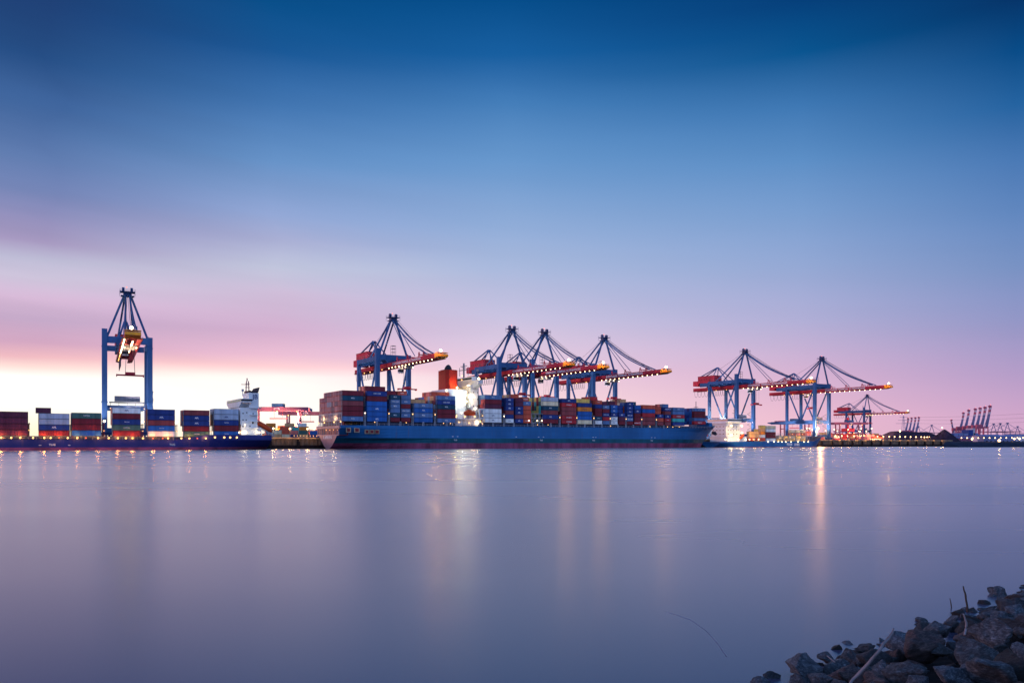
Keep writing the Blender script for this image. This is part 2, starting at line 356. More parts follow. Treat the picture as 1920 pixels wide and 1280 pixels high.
# ================================================================ ship hulls
def hull(root, L, B, decks, bow_x0, rake, colors, zb, mats, stern_rise, transom=True, rowz=None, sheer=0, fc=None):
    """loft of half breadths; local x from stern 0 to bow L, y 0..B"""
    zs = [-2.0] + zb + [1.0]   # last replaced by deck height
    nsx = 0
    xs_s = [0, .03, .07, .12, .18, .26, .36, .5, .7, 1.0]
    stern_len = 62 * L / 317; bow_start = bow_x0
    def deck(x): 
        t = x / L; d = decks[0] + (decks[1] - decks[0]) * t
        if fc and x > L - fc[0]: d += fc[1] * min(1, (x - (L - fc[0])) / (fc[0] * .55))
        return d
    zl = zs[:-1]
    def wstern(z):       # half breadth share at the transom
        t = max(0, min(1, (z - stern_rise[0]) / (stern_rise[1] - stern_rise[0])))
        return t ** .62 * .965
    cols = []
    def ring(kind, s):
        out = []
        for li in range(len(zs)):
            if kind == 'stern':
                x = stern_len * s; z = zs[li] if li < len(zs) - 1 else deck(x)
                w0 = wstern(z); w = B / 2 * (w0 + (1 - w0) * (1 - (1 - s) ** (1.9 + (z > 5) * 1.2)))
                out.append((x, w, z))
            elif kind == 'mid':
                x = stern_len + (bow_start - stern_len) * s; z = zs[li] if li < len(zs) - 1 else deck(x); out.append((x, B / 2, z))
            else:
                z0 = zs[li] if li < len(zs) - 1 else deck(L)
                xt = L - rake + rake * max(0, min(1, z0 / deck(L))) ** 1.25; x = bow_start + (xt - bow_start) * s
                z = zs[li] if li < len(zs) - 1 else deck(x)
                fl = 1.75 + 1.6 * max(0, z0) / deck(L)
                out.append((x, B / 2 * max(0, (1 - s ** fl)), z))
        return out
    rings = [ring('stern', s) for s in xs_s] + [ring('mid', s) for s in (.25, .5, .75, 1)] + [ring('bow', s) for s in (.1, .2, .3, .4, .5, .6, .7, .8, .88, .94, .98, 1)]
    n = len(zs); b = MB(); cy = B / 2
    def mi(li):
        z = (zs[li] + (zs[li + 1] if li + 1 < n - 1 else decks[0])) / 2
        for k, lim in enumerate(colors):
            if z < lim: return k
        return len(colors)
    for sg in (-1, 1):
        vs = [(x, cy + sg * w, z) for rg in rings for (x, w, z) in rg]
        for li in range(n - 1):
            b.add(vs, [(i * n + li, (i + 1) * n + li, (i + 1) * n + li + 1, i * n + li + 1) for i in range(len(rings) - 1)], mi(li)) if li == 0 else b.f.extend(
                [tuple(base + k for k in q) for q in [(i * n + li, (i + 1) * n + li, (i + 1) * n + li + 1, i * n + li + 1) for i in range(len(rings) - 1)]])
            if li == 0: base = len(b.v) - len(vs)
            else: b.m.extend([mi(li)] * (len(rings) - 1))
    h = b.build('hull', mats, root)
    b = MB()
    r0 = rings[0]
    for li in range(n - 1):
        (x0, w0, z0), (x1, w1, z1) = r0[li], r0[li + 1]
        b.add([(x0 - .02, cy - w0, z0), (x0 - .02, cy + w0, z0), (x1 - .02, cy + w1, z1), (x1 - .02, cy - w1, z1)], [(0, 1, 2, 3)], 0)
    tr = b
    d = MB(); vs = []
    for rg in rings:
        x, w, z = rg[-1]; vs += [(x, cy - w + .15, z - .15), (x, cy + w - .15, z - .15)]
    d.add(vs, [(2 * i, 2 * i + 2, 2 * i + 3, 2 * i + 1) for i in range(len(rings) - 1)]); d.build('deck', 'deck_grey', root)
    return tr, deck, rings

# ================================================================ BIG SHIP
def big_ship():
    a0 = along(638, 0); B = 40.0; L = 318.0
    root = empty('container_ship', Q(a0, 0, 0), TH)
    tag(root, 'very long bright blue container ship with orange funnel, loaded deck seen from its stern', 'container ship')
    X = lambda px, o=0: along(px, o) - a0
    tr, deck, rings = hull(root, L, B, (13.3, 14.7), 228, 17, [3.4, 6.3], [0.0, 1.7, 3.4, 4.8, 6.3, 8.0, 10.0, 11.8], ['hull_boot', 'hull_teal', 'hull_blue'], fc=(24, 2.6), stern_rise=(-.4, 12.0))
    # transom only below the mooring deck gallery
    b = MB(); n = 9
    r0 = [q for q in rings[0]]
    for li in range(len(r0) - 1):
        (x0, w0, z0), (x1, w1, z1) = r0[li], r0[li + 1]
        if z0 >= 8.0: continue
        b.add([(-.03, 20 - w0, z0), (-.03, 20 + w0, z0), (-.03, 20 + w1, z1), (-.03, 20 - w1, z1)], [(0, 1, 2, 3)], 0)
    b.build('transom', 'transom_lit_pink', root)
    w8 = r0[6][1]
    b = MB()   # gallery frame: bulkhead behind, pillars, beam
    b.box(5, 5.3, 2, 38, 8, 13); b.box(0, 5, 2, 38, 7.7, 8.0); b.build('mooring_bulkhead', 'crane_red_dark', root)
    b = MB(); ys = [3 + 34 * i / 11 for i in range(12)]
    for y in ys: b.box(-.25, .35, y - .28, y + .28, 8, 11.9)
    b.box(-.35, .6, .8, 39.2, 11.7, 13.0); b.box(-.3, .5, 2.2, 37.8, 7.6, 8.15)
    b.build('mooring_gallery', 'transom_lit_pink', root)
    for y in (7, 13, 19, 25, 31): lamp(root, (2.8, y, 11.0), .32, 'lamp_small')
    b = MB(); random.seed(3); y = 26.5      # illegible ship name and home port, kept as worn letter strokes
    for i in range(9):
        if i == 1: y -= 1.0
        hgt = 1.7; b.box(-.34, -.3, y - .28, y, 5.9, 5.9 + hgt); b.box(-.34, -.3, y - 1.0, y - .28, 5.9 + random.choice([0, .7, 1.3]), 6.3 + random.choice([0, .7, 1.3])); b.box(-.34, -.3, y - 1.15, y - .9, 5.9, 5.9 + hgt * random.choice([.5, 1, 1])); y -= 1.5
    b.box(-.33, -.3, 13.0, 26.5, 5.86, 6.0)
    b.build('lettering', 'letter_white', root)
    # two storeys of open lashing frames at the stern
    b = MB()
    for y in [1.2 + 37.6 * i / 14 for i in range(15)]: b.box(1.0, 1.35, y - .22, y + .22, 13, 20.2)
    for z in (15.9, 19.6): b.box(.9, 2.4, 1, 39, z, z + .4)
    for z in (14.2, 17.2): b.box(.95, 1.1, 1, 39, z, z + .12)
    b.build('lashing_bridge', 'lash_white', root)
    b = MB(); b.box(3.0, 4.0, 2.5, 37.5, 13.1, 15.4); b.build('stern_hatch_coaming', 'crane_red_dark', root)
    for y in (1.5, 38.5, 12, 28): lamp(root, (.7, y, 15.2), .35, 'lamp_warm')
    # portholes / mooring recesses in the quarter
    for x0, x1, z0, z1 in ((3.6, 6.4, 9.3, 12), (8.3, 11.4, 9.3, 12), (14.5, 17.0, 8.6, 11.0), (17.3, 20, 8.6, 11), (20.3, 23.2, 8.6, 11)):
        yy = 20 - (20 * (.965 + .035 * min(1, x0 / 40)))
        b = MB(); b.box(x0, x1, -.03 + yy, .4 + yy, z0, z1, 0); b.box(x0 + .5, x1 - .5, yy - .1, yy + .3, z0 + .45, z1 - .45, 1); b.build('mooring_port', ['cap_concrete', 'crane_red_dark'], root)
    # coaming, bulwark posts
    b = MB(); b.box(X(686), X(856), 1.6, 38.4, 13.3, 15.4); b.box(X(902), X(1262), 1.6, 38.4, 13.9, 16.0); b.box(X(1262), 300, 6, 34, 14.3, 16.2)
    b.build('hatch_coaming', 'coaming', root)
    b = MB(); x = 20
    while x < 292:
        b.box(x, x + .12, .1, .2, deck(x) - .1, deck(x) + 1.1); x += 3
    b.bar((16, .15, deck(16) + 1.1), (292, .15, deck(292) + 1.1), .1); b.bar((16, .15, deck(16) + .6), (292, .15, deck(292) + .6), .07)
    b.build('railing', 'lash_white', root)
    # ---- bays: (px0, px1, ytop, tiers top->bottom)
    bays = [(642, 681, 731.0, 'maroon teal:M rust maroon maroon slate:M'), (688, 727, 732.2, 'navy:C maroon blue blue:A blue blue:A'),
            (732, 750, 739.5, 'teal:M slate:C slate:M slate teal:M maroon'), (752, 771, 740, 'slate slate:M maroon slate:C slate:M maroon'),
            (776.5, 812, 755, 'slate:M blue:A slate:M blue'), (820, 853, 741, 'slate:M navy:C teal:M maroon maroon slate:M'),
            (909, 943, 739.5, 'slate:M maroon plum white white:a white:a'), (948, 963, 745.3, 'navy:A navy:A navy:A rust navy white:U'),
            (966, 980, 745.8, 'plum plum navy:A navy:A rust navy:A'), (981, 995, 751.7, 'slate:A vermilion vermilion vermilion vermilion:K'),
            (1018, 1047, 743.5, 'grey:M cream teal:M rust navy:A maroon'), (1053, 1080, 746.5, 'navy:A red:H rust rust red:H red:H'),
            (1083, 1111, 754.5, 'navy orange:L blue blue cream'), (1116, 1128.5, 750, 'vermilion:T navy maroon maroon teal:K white'),
            (1130, 1143.5, 759, 'slate:M maroon navy:C red slate'), (1145.3, 1159, 758.7, 'blue:A blue:A navy:A white:U white:U'),
            (1160, 1173.5, 773.8, 'navy:A plum maroon'), (1175, 1188.5, 754, 'navy:A navy:A navy:T navy:C slate:C maroon'),
            (1189.5, 1202.5, 759.5, 'blue navy:A maroon maroon red:S'), (1204.5, 1229, 758.5, 'vermilion blue red rust rust'),
            (1232.5, 1245, 776, 'navy:A vermilion rust'), (1246.5, 1259.5, 763.5, 'navy:S rust navy:A red:T rust'),
            (1261, 1283, 763.3, 'slate:M slate red:H turquoise navy'), (1301.5, 1322, 767, 'slate:C maroon maroon slate red:H')]
    tot = 0; mass = MB(); cols = list(PAL); xs_br = []
    mpal = ['maroon', 'slate', 'navy', 'rust', 'vermilion', 'blue', 'cream', 'grey']
    info = []
    for bi, (x0, x1, yt, ts) in enumerate(bays):
        ts = ts.split(); y0 = 1.3
        if bi >= 22: y0 = 3.5 + (bi == 23) * 2.6
        s0 = along(x0, y0 - 1.2); s1 = along(x1, y0 - 1.2)
        L_ = 12.19 if s1 - s0 > 9 else 6.06
        zb = 15.5 if bi < 6 else 16.1
        if bi >= 22: zb = 16.3 + (bi == 23) * 1.3
        zt = HC + (YH - yt) / F * Q(s0, y0 - 1.2).y; H = max(2.45, min(2.95, (zt - zb) / len(ts)))
        c = s0 + L_ / 2; info.append((bi, c, y0, zb, H, len(ts), L_))
        for k, t in enumerate(reversed(ts)):
            nm = t.split(':')[0]
            lab = f"{CN[nm]} container{' with lettering' if ':' in t else ''}, {ORD[k + 1]} tier, {ORD[bi + 1]} outer stack from stern, long blue ship"
            container(t, L_, H, c, y0, zb + k * H, lab, 'containers on the outer side of the long blue ship', rods=(bi in (0, 4, 5)))
    # stern end faces: 13 more columns
    lit_endpal = ['salmon', 'salmon', 'vermilion', 'rust', 'red', 'salmon', 'red', 'vermilion', 'rust']  # warm light on the stern ends put into their colours as salmon and reds
    random.seed(11)
    bi, c, y0, zb, H, n, L_ = info[0]
    for r_ in range(1, 15):
        nn = 6 if r_ < 12 else 5
        for k in range(nn):
            cc = random.choice(lit_endpal); 
            if k == 3 and r_ in (7, 8, 9): cc = 'grey'
            if k == 4 and r_ in (6, 7, 8, 9): cc = 'salmon'
            container(cc, L_, H, c, y0 + 2.56 * r_, zb + k * H, f"{CN[cc]} container end, {ORD[k + 1]} tier, {ORD[r_]} column from near corner, blue ship stern",
                      'container ends across the stern of the long blue ship', rods=True)
    # inner stacks that rise above the outer ones
    raised = {1: [('maroon', 1, 4, 1)], 2: [('maroon', 2, 3, 1)], 3: [('vermilion:T', 2, 5, 1)], 4: [('tan', 4, 3, 1)],
              5: [('vermilion', 3, 5, 1)], 8: [('vermilion', 2, 4, 1)], 9: [('vermilion:H', 1, 4, 1)], 12: [('yellow', 1, 5, 1)], 13: [('red', 2, 4, 1)],
              14: [('plum', 1, 4, 1)], 15: [('plum', 1, 4, 1)], 16: [('navy', 1, 4, 2)], 17: [('tan', 3, 4, 1)], 18: [('teal:T', 2, 4, 1)], 20: [('vermilion', 1, 4, 2)], 21: [('slate', 1, 3, 1)]}
    for bi, lst in raised.items():
        _, c, y0, zb, H, n, L_ = info[bi]
        for cc, r0_, cnt, up in lst:
            for q in range(cnt):
                for u in range(up):
                    cq = cc if q == 0 else random.choice([cc.split(':')[0], 'rust', 'tan', 'salmon', 'cream'])
                    if cc == 'yellow': cq = ['yellow', 'lime', 'yellow', 'tan', 'yellow'][q]
                    if q: rest(cq, L_, H, Q(c, y0 + 2.56 * (r0_ + q), zb + (n + u) * H)); continue
                    container(cq, L_, H, c, y0 + 2.56 * (r0_ + q), zb + (n + u) * H, f"{CN[cq.split(':')[0]]} container raised {'two tiers' if u else 'one tier'} behind {ORD[bi + 1]} outer stack, long ship",
                              'raised inner containers on the long blue ship', rods=q > 0 or bi > 3)
    # visible ends of the first inner columns where a bay starts after a gap or a lower bay
    ends = {4: (3, 5), 5: (5, 6), 6: (3, 6), 10: (6, 6), 22: (3, 5), 23: (6, 5)}
    epal = {5: ['tan', 'salmon', 'cream', 'rust', 'tan', 'grey'], 6: ['plum', 'rust', 'maroon', 'slate'], 10: ['lime', 'green', 'yellow', 'turquoise', 'maroon', 'lime'], 4: ['slate', 'blue', 'navy'],
            22: ['rust', 'navy', 'slate'], 23: ['blue', 'slate', 'blue', 'navy']}
    for bi, (nr, nt) in ends.items():
        _, c, y0, zb, H, n, L_ = info[bi]
        for r_ in range(1, nr + 1):
            for k in range(max(0, n - 4 if bi not in (10, 23) else 0), n):
                cc = random.choice(epal[bi])
                if bi == 6 and k == n - 1: cc = 'slate'
                rest(cc, L_, H, Q(c, y0 + 2.56 * r_, zb + k * H))
    # everything further inside: one mass
    mats_m = [cm(c) for c in mpal]
    for bi, c, y0, zb, H, n, L_ in info:
        st = {0: 15}.get(bi, ends.get(bi, (0, 0))[0] + 1)
        for r_ in range(st, 15 if bi < 22 else 11):
            for k in range(n - (1 if r_ > 11 else 0)):
                y = y0 + 2.56 * r_
                if y > 37: continue
                rest(random.choice(mpal), L_, H, Q(c, y, zb + k * H))
    # lashing bridges between bays
    me = MB()
    for y in (.3, 5.5, 11, 20, 29, 34.5, 39.2): me.box(-.55, -.3, y - .15, y + .15, -2.6, 5.6).box(.3, .55, y - .15, y + .15, -2.6, 5.6)
    for z in (0, 2.5, 5.2): me.box(-.6, .6, .2, 39.4, z, z + .18)
    for z in (1.0, 3.6): me.box(-.5, .5, .24, .34, z, z + .1)
    lb = me.mesh('lashing_bridge', 'lash_white')
    mini = MB().box(-.5, -.22, .05, .4, -2.4, .2).box(.22, .5, .05, .4, -2.4, .2).box(-.5, .5, .06, .38, -.2, .1).mesh('coaming_stanchion', 'lash_white')
    for px in (684.5, 729.5, 774, 816, 856, 905, 945.5, 1050, 1081.7, 1113.7, 1144.5, 1174.2, 1203.5, 1231):
        x = X(px); link('lashing_bridge', lb, root, (x, 0, 15.6 if px < 900 else 16.2))
        lamp(root, (x, .1, 20.2), .3, 'lamp_warm' if px not in (945.5, 684.5) else 'lamp_white')
    for px in (707, 751, 794, 838, 925, 964, 1000, 1033, 1066, 1097, 1129, 1159, 1188, 1217, 1245):
        link('coaming_stanchion', mini, root, (X(px), 0, 15.6 if px < 900 else 16.2))
    for px in (703, 762, 832, 845, 905, 1008, 1028, 1145, 1219, 1252, 1262, 1274): lamp(root, (X(px), .2, 15.2), .28, 'lamp_small')
    # open access tower in the gap forward of the tenth stack
    x = X(1004); b = MB()
    for dx in (-6, -3, 0, 3, 6):
        b.box(x + dx - .14, x + dx + .14, .3, .6, 14, 22.5); b.box(x + dx - .14, x + dx + .14, 3.4, 3.7, 14, 22.5)
    for z in (16.4, 19.2, 22.2): b.box(x - 6.1, x + 6.1, .25, 3.8, z, z + .25)
    for dx in (-6, -3, 0, 3): b.bar((x + dx, .4, 16.6), (x + dx + 3, .4, 19.2), .14)
    b.build('access_tower', 'lash_white', root)
    for dx in (-5, 1.5, 5): lamp(root, (x + dx, .1, 17.8), .42, 'lamp_white')
    # ---- superstructure
    x0 = X(882.5, 6); x1 = X(896, 6)
    b = MB(); b.box(x0, x1, 6, 34, 13, 39.5); b.box(x0 - 6, x0, 10, 30, 13, 22)
    b.box(x0 - 3.5, x0, 14, 26, 22, 37); b.build('accommodation_block', 'ship_white', root)
    wl = []
    for zz in range(5):
        z = 17.5 + zz * 4.2
        for y in (9, 12.5, 24, 31.5): wl.append((x0 - .05 if y < 14 or y > 26 else x0 - 3.55, x0 + .2 if y < 14 or y > 26 else x0 - 3.3, y - .35, y + .35, z, z + .8))
        for xx in (x0 + 2, x0 + 5): wl.append((xx - .3, xx + .3, 5.95, 6.2, z, z + .8))
    windows(root, wl)
    b = MB(); b.prism([(-.6, 39.6), (6.5, 36.6), (33.5, 36.6), (40.6, 39.6), (40.6, 42.0), (-.6, 42.0)], 'x', x0 + 1.5, x1 - .5)
    b.build('bridge_wing', 'ship_white', root)
    b = MB(); b.box(x0 + 1.4, x1 - .4, 7, 33, 42.0, 44.6); b.build('wheelhouse', 'ship_white', root)
    b = MB(); b.box(x0 + 1.3, x1 - .3, 7.2, 32.8, 43.0, 44.0); b.build('wheelhouse_window', 'window_dark', root)
    b = MB()
    for z in (17, 21.2, 25.4, 29.6, 33.8, 38): b.box(x0 - 1.6, x0 + .1, 4.6, 35.4, z, z + .18)
    for y in (5, 9, 31, 35):
        b.box(x0 - 1.6, x0 - 1.5, y - .06, y + .06, 17, 39)
    b.build('deck_balcony', 'ship_white', root)
    b = MB(); mx = x0 + 3; b.box(mx - .4, mx + .4, 19.6, 20.4, 44.5, 54); b.box(mx - .25, mx + .25, 14, 26, 49.5, 49.9); b.box(mx - .2, mx + .2, 16, 24, 52, 52.3)
    b.bar((mx, 14.5, 46), (mx, 14.5, 51.5), .25); b.bar((mx, 25.5, 46), (mx, 25.5, 51.5), .25); b.box(mx - 1.4, mx + 1.4, 19.8, 20.2, 51.0, 51.4)
    b.bar((mx + 3, 8, 44.6), (mx + 3, 8, 48.5), .3); b.tube([(mx + 3, 8, 48), (mx + 3, 8, 49.4)], .8, 8)
    b.build('radar_mast', 'rail_grey', root)
    # casing and funnel
    fx = X(843, 17)
    b = MB(); b.box(fx - 5.5, fx + 7, 9, 31, 13, 36.5); b.build('engine_casing', 'ship_white', root)
    b = MB(); b.prism([(fx - 4.2, 14.5), (fx - 2.6, 12.6), (fx + 2.6, 12.6), (fx + 4.2, 14.5), (fx + 4.2, 24), (fx + 2.6, 25.6), (fx - 2.6, 25.6), (fx - 4.2, 24)], 'z', 36.5, 48.6); b.build('funnel', 'funnel_orange', root)
    b = MB(); b.tube([(fx, 19, 48.6), (fx + .1, 19, 50.2), (fx + .2, 19, 51.6), (fx + .3, 19, 52.3)], [2.5, 2.2, 1.4, .5], 10); b.box(fx - 3.6, fx + 3.6, 15.5, 22.5, 48.6, 49.0); b.box(fx - 2.6, fx - 2.0, 16, 16.8, 49, 50.8); b.build('exhaust_pipe', 'dark_steel', root)
    b = MB(); b.box(fx + 5, x0 + 3, 12, 28, 13, 15.6); b.box(fx + 7, x0, 14, 26, 30, 30.4)
    for q in range(4): b.box(fx + 6, x0, 12.2, 12.5, 19 + q * 5, 19.25 + q * 5)
    b.build('casing_walkway', 'ship_white', root)
    # lower house front, davit and lifeboat at the near side
    lx = X(884, 1); 
    b = MB(); b.box(lx - 14, lx + 8, 3.5, 7.5, 14.0, 18.2); b.box(lx - 14, lx + 8, .3, 3.6, 17.9, 18.4)
    for q in range(8): b.box(lx - 13.5 + q * 3, lx - 13.2 + q * 3, .4, .7, 14, 18)
    for q in (5.4, 8.6): b.box(lx + q - .35, lx + q + .35, .2, 1.0, 18.2, 24.4)
    b.box(lx + 5, lx + 9, .2, 1.0, 23.8, 24.6); b.box(lx + 5, lx + 9, .2, 1.0, 18.4, 19.0); b.build('boat_deck', 'ship_white', root)
    b = MB()
    for q in (-4.2, 1.6): b.bar((lx + q, 3.2, 18.4), (lx + q, .6, 24.2), .35); b.bar((lx + q, .6, 24.2), (lx + q, -.3, 23.4), .3)
    b.build('davit', 'ship_white', root)
    b = MB(); b.tube([(lx - 5.4, .9, 21.4), (lx - 4.8, .9, 21.5), (lx - 3.6, .9, 21.6), (lx - 1.3, .9, 21.6), (lx + 1, .9, 21.6), (lx + 2.2, .9, 21.5), (lx + 2.8, .9, 21.4)], [.35, 1.1, 1.5, 1.6, 1.5, 1.1, .35], 10)
    b.box(lx - 2.6, lx - .2, .3, 1.5, 22.9, 23.7); b.build('lifeboat', 'lifeboat_orange', root, True)
    for p_, r_, m_ in (((x0 - .8, 7, 39), .42, 'lamp_white'), ((x1 - 2, 1.5, 42.9), .9, 'lamp_flood'), ((x0 - 1.4, 9, 35), .45, 'lamp_white'), ((fx + 2, 11, 37.6), .7, 'lamp_flood'), ((fx + 7.4, 9.5, 33), .6, 'lamp_white'),
                       ((fx + 7.4, 8.6, 29), .5, 'lamp_white'), ((fx + 9, 10, 39), .5, 'lamp_white'), ((fx + 12, 10, 40), .5, 'lamp_white'), ((fx - 6, 10, 35.5), .6, 'lamp_white'), ((x0 - 4, 8, 27), .5, 'lamp_white'), ((x0 - 7, 7, 26), .45, 'lamp_warm'),
                       ((x0 - 6.5, 6, 22), .5, 'lamp_white'), ((x0 + 3, 5.5, 24.6), .6, 'lamp_white'), ((x1 - 2, 5.5, 24.9), .5, 'lamp_white'), ((lx - 5, .4, 19.4), .5, 'lamp_warm'), ((lx + 2, .4, 19.6), .5, 'lamp_warm'),
                       ((lx - 11, .4, 19.2), .5, 'lamp_warm'), ((lx - 9, .4, 16), .4, 'lamp_warm'), ((lx - 2, .4, 15.6), .4, 'lamp_warm'), ((lx + 6, .4, 16.6), .4, 'lamp_warm'), ((x0 - 3, 12, 42.6), .4, 'lamp_warm'), ((x0 - .5, 16, 45.6), .35, 'lamp_warm'),
                       ((x0 - 5.5, 5.0, 17.0), .45, 'lamp_warm'), ((x0 - 9, 5.0, 31.0), .4, 'lamp_warm')):
        lamp(root, p_, r_, m_)
    W = lambda x, y, z: root_m @ Vector((x, y, z))
    root_m = Matrix.Translation(Q(a0, 0, 0)) @ Matrix.Rotation(TH, 4, 'Z')
    point(W(x0 - 7, 3, 30), 2500, (.86, 1, .80)); point(W(fx + 1, 9, 38), 2600, (1, .6, .12), .4); point(W(x0 - 4, 2, 21), 2200, (1, .66, .30)); point(W(lx + 1, -1.5, 17), 260, (1, .5, .16))
    point(W(fx + 9, 4, 31), 1800, (1, .72, .42)); point(W(x1 - 2, 3, 16), 500, (1, .7, .4))
    for y in (9, 20, 31): point(W(2.5, y, 11.4), 500, (1, .6, .25), .3)
    for y in (10, 30): point(W(.2, y, 17.4), 700, (1, .72, .35), .3)
    # forecastle: breakwater, foremast
    b = MB(); b.box(300, 303, 10, 30, 15, 19.2); b.box(307, 309, 15, 25, 16.5, 18.2); b.build('breakwater', 'hull_blue', root)
    b = MB(); b.bar((296, 20, 15), (296, 20, 36), .5, w2=.25); b.box(295.6, 296.4, 18, 22, 31.5, 31.8); b.build('foremast', 'rail_grey', root)
    b = MB(); b.prism([(lx_ , z_) for lx_, z_ in ((309, 10.6), (312.5, 9.6), (313.4, 10.8), (311.4, 12.6), (309, 12.6))], 'y', 14.2, 15.8); b.build('anchor', 'dark_steel', root)
    # white hull marks
    for px in (849, 858, 968, 1010, 1019, 1112, 1117, 1222, 1228):
        b = MB(); x = X(px); b.box(x - .5, x + .5, -.03, .2, 7.2, 7.5); b.build('hull_mark', 'letter_white', root)
    for px in (854, 1015, 1113, 1222):
        link('lettering', text_mesh('TUG', 1.1, 'letter_white'), root, (X(px), -.02, 5.2), (R(90), 0, 0))
    return root
big_ship()

# ================================================================ LEFT SHIP (stern on the right, bow out of frame)
def left_ship():
    OFF = 5.0; a1 = along(510, OFF); L = 240.0; a0 = a1 - L
    root = empty('container_ship', Q(a1, OFF, 0), TH)
    tag(root, 'low dark navy container ship with white superstructure, deck lamps along its side, on the left', 'container ship')
    X = lambda px, o=0: along(px, OFF + o) - a1
    # hull lofted pointing to -x : mirror the standard loft
    tmp = empty('tmp', (0, 0, 0)); B = 32.0
    tr, deck, rings = hull(root, L, B, (7.6, 7.6), 180, 14, [1.35], [0.0, .7, 1.35, 2.4, 3.4, 4.4, 5.0], ['hull_boot', 'hull_navy'], stern_rise=(-.6, 5.0))
    bpy.data.objects.remove(tmp)
    step = -X(452)      # the poop is higher than the main deck; mesh is reshaped below
    for o in list(root.children):
        me = o.data
        for v in me.vertices:
            if v.co.x > 62 * L / 317 - 1 and v.co.z > 5.5 and v.co.x < L - 20: v.co.z = 4.9
            v.co.x = -v.co.x
        me.flip_normals()
    n = len(rings[0]); b = MB()
    for li in range(n - 1):
        (x0, w0, z0), (x1, w1, z1) = rings[0][li], rings[0][li + 1]
        b.add([(.02, 16 - w0, z0), (.02, 16 + w0, z0), (.02, 16 + w1, z1), (.02, 16 - w1, z1)], [(0, 1, 2, 3)], 0)
    b.build('transom', 'hull_navy', root)
    b = MB(); b.box(-L + 30, X(450), 3, 29, 4.8, 6.6); b.build('hatch_coaming', 'coaming', root)
    b = MB()
    for z in (5.6, 6.2): b.bar((-L + 25, .2, z), (-47, .2, z), .09)
    x = -L + 25
    while x < -48: b.box(x, x + .1, .15, .25, 4.8, 6.2); x += 3.2
    b.build('railing', 'lash_white', root)
    stacks = [(-4, 49, 770.5, 'plum plum plum plum'), (73, 130, 774, 'grey grey navy:A maroon'), (134.5, 190, 773, 'green:K maroon maroon blue'),
              (212, 263, 763.5, 'white:a maroon navy:T green:K maroon'), (278.5, 327, 766.5, 'navy navy:A rust blue:T white'),
              (346, 391.5, 768, 'rust navy:A navy:A maroon green:K'), (402, 447, 765.5, 'grey grey:a navy:T maroon blue:T')]
    for bi, (x0, x1, yt, ts) in enumerate(stacks):
        ts = ts.split(); y0 = 1.4; s0 = along(x0, OFF + .2); s1 = along(x1, OFF + .2); zb = 6.65
        zt = HC + (YH - yt) / F * Q(s0, OFF + .2).y; H = max(2.5, min(2.95, (zt - zb) / len(ts))); c = (s0 + s1) / 2
        for r_ in range(0, 4 if bi else 5):
            for k, t in enumerate(reversed(ts)):
                if r_ and k < len(ts) - 4 + (r_ > 1): continue
                tt = t if r_ == 0 else random.choice(['maroon', 'navy', 'rust', 'grey', 'vermilion'])
                nm = tt.split(':')[0]
                if r_: rest(tt, 12.19, H, Q(c, OFF + y0 + 2.52 * r_, zb + k * H)); continue
                where = f"{ORD[bi + 1]} stack from the left"
                container(tt, 12.19, H, c, OFF + y0 + 2.52 * r_, zb + k * H, f"{CN[nm]} container{' with lettering' if ':' in tt else ''}, {ORD[k + 1]} tier, {where}, navy ship", 'containers on the navy ship at the left', rods=bi > 1)
        if bi == 1: container('plum', 6.06, 2.6, s0 + 1.8, OFF + y0 + 2.52, zb + 4 * H, 'dark plum half-length container perched behind the grey stack, navy ship', 'containers on the navy ship at the left')
        # bridge frame between stacks
        b = MB(); xx = s1 - a1 + 1.2
        for y in (.5, 4.5, 9, 16, 23, 28): b.box(xx - .12, xx + .12, y, y + .25, 4.9, zb + H * 2.2)
        for q in (1, 2): b.box(xx - .35, xx + .35, .4, 28.4, zb + H * q, zb + H * q + .15)
        b.build('lashing_bridge', 'crane_red_dark', root)
        lamp(root, (xx, .8, zb + 2.6), .32, 'lamp_warm'); 
        if bi in (2, 3, 4): lamp(root, (xx + .4, 4.2, zb + 7.2), .6, 'lamp_flood' if bi == 3 else 'lamp_white')
    for i, px in enumerate((2, 21, 38, 62, 83, 95, 111, 127, 145, 161, 184, 204, 221, 236, 248.5, 268, 287, 305, 315, 340, 355, 370, 386)):
        red = px in (111, 161, 287, 305, 370)
        lamp(root, (X(px), -.1, 5.75), .42 if not red else .3, 'lamp_warm' if not red else 'lamp_red')
        if i % 2 == 0: point(Q(along(px, OFF - 1.4), OFF - 1.4, 6.3), 900, (1, .33, .07), .3)
    for px in (403, 420.5, 431.5, 444): lamp(root, (X(px), -.1, 6.3), .5, 'lamp_warm')
    # superstructure
    b = MB(); b.box(X(452), X(484), 1.5, 27, 7.4, 22.0); b.box(X(452), X(478), 1.0, 26, 7.4, 9.5); b.box(X(478), X(495), 5, 27, 7.4, 11.5); b.build('accommodation_block', 'ship_white', root)
    b = MB(); b.prism([(-.6, 24.6), (5, 22.3), (28, 22.3), (32.6, 24.6), (32.6, 26.6), (-.6, 26.6)], 'x', X(452), X(471)); b.build('bridge_wing', 'ship_white', root)
    b = MB(); b.box(X(451.5), X(472), -.65, 30, 25.2, 26.2); b.build('wheelhouse_window', 'window_dark', root)
    b = MB(); b.box(X(468), X(486.5), 1.4, 14, 22, 29.8); b.build('funnel', 'ship_white', root)
    b = MB(); b.prism([(X(470), 31.0), (X(473), 30.6), (X(483), 30.6), (X(488), 32.8), (X(486), 30.4), (X(484.5), 29.8), (X(471), 29.8)], 'y', 1.2, 14.2); b.build('funnel_top', 'dark_steel', root)
    link('lettering', text_mesh('JB', 3.4, 'letter_navy'), root, (X(478.5, 1.3), 1.37, 27.6), (R(90), 0, 0))
    b = MB(); mx = X(464, 10)
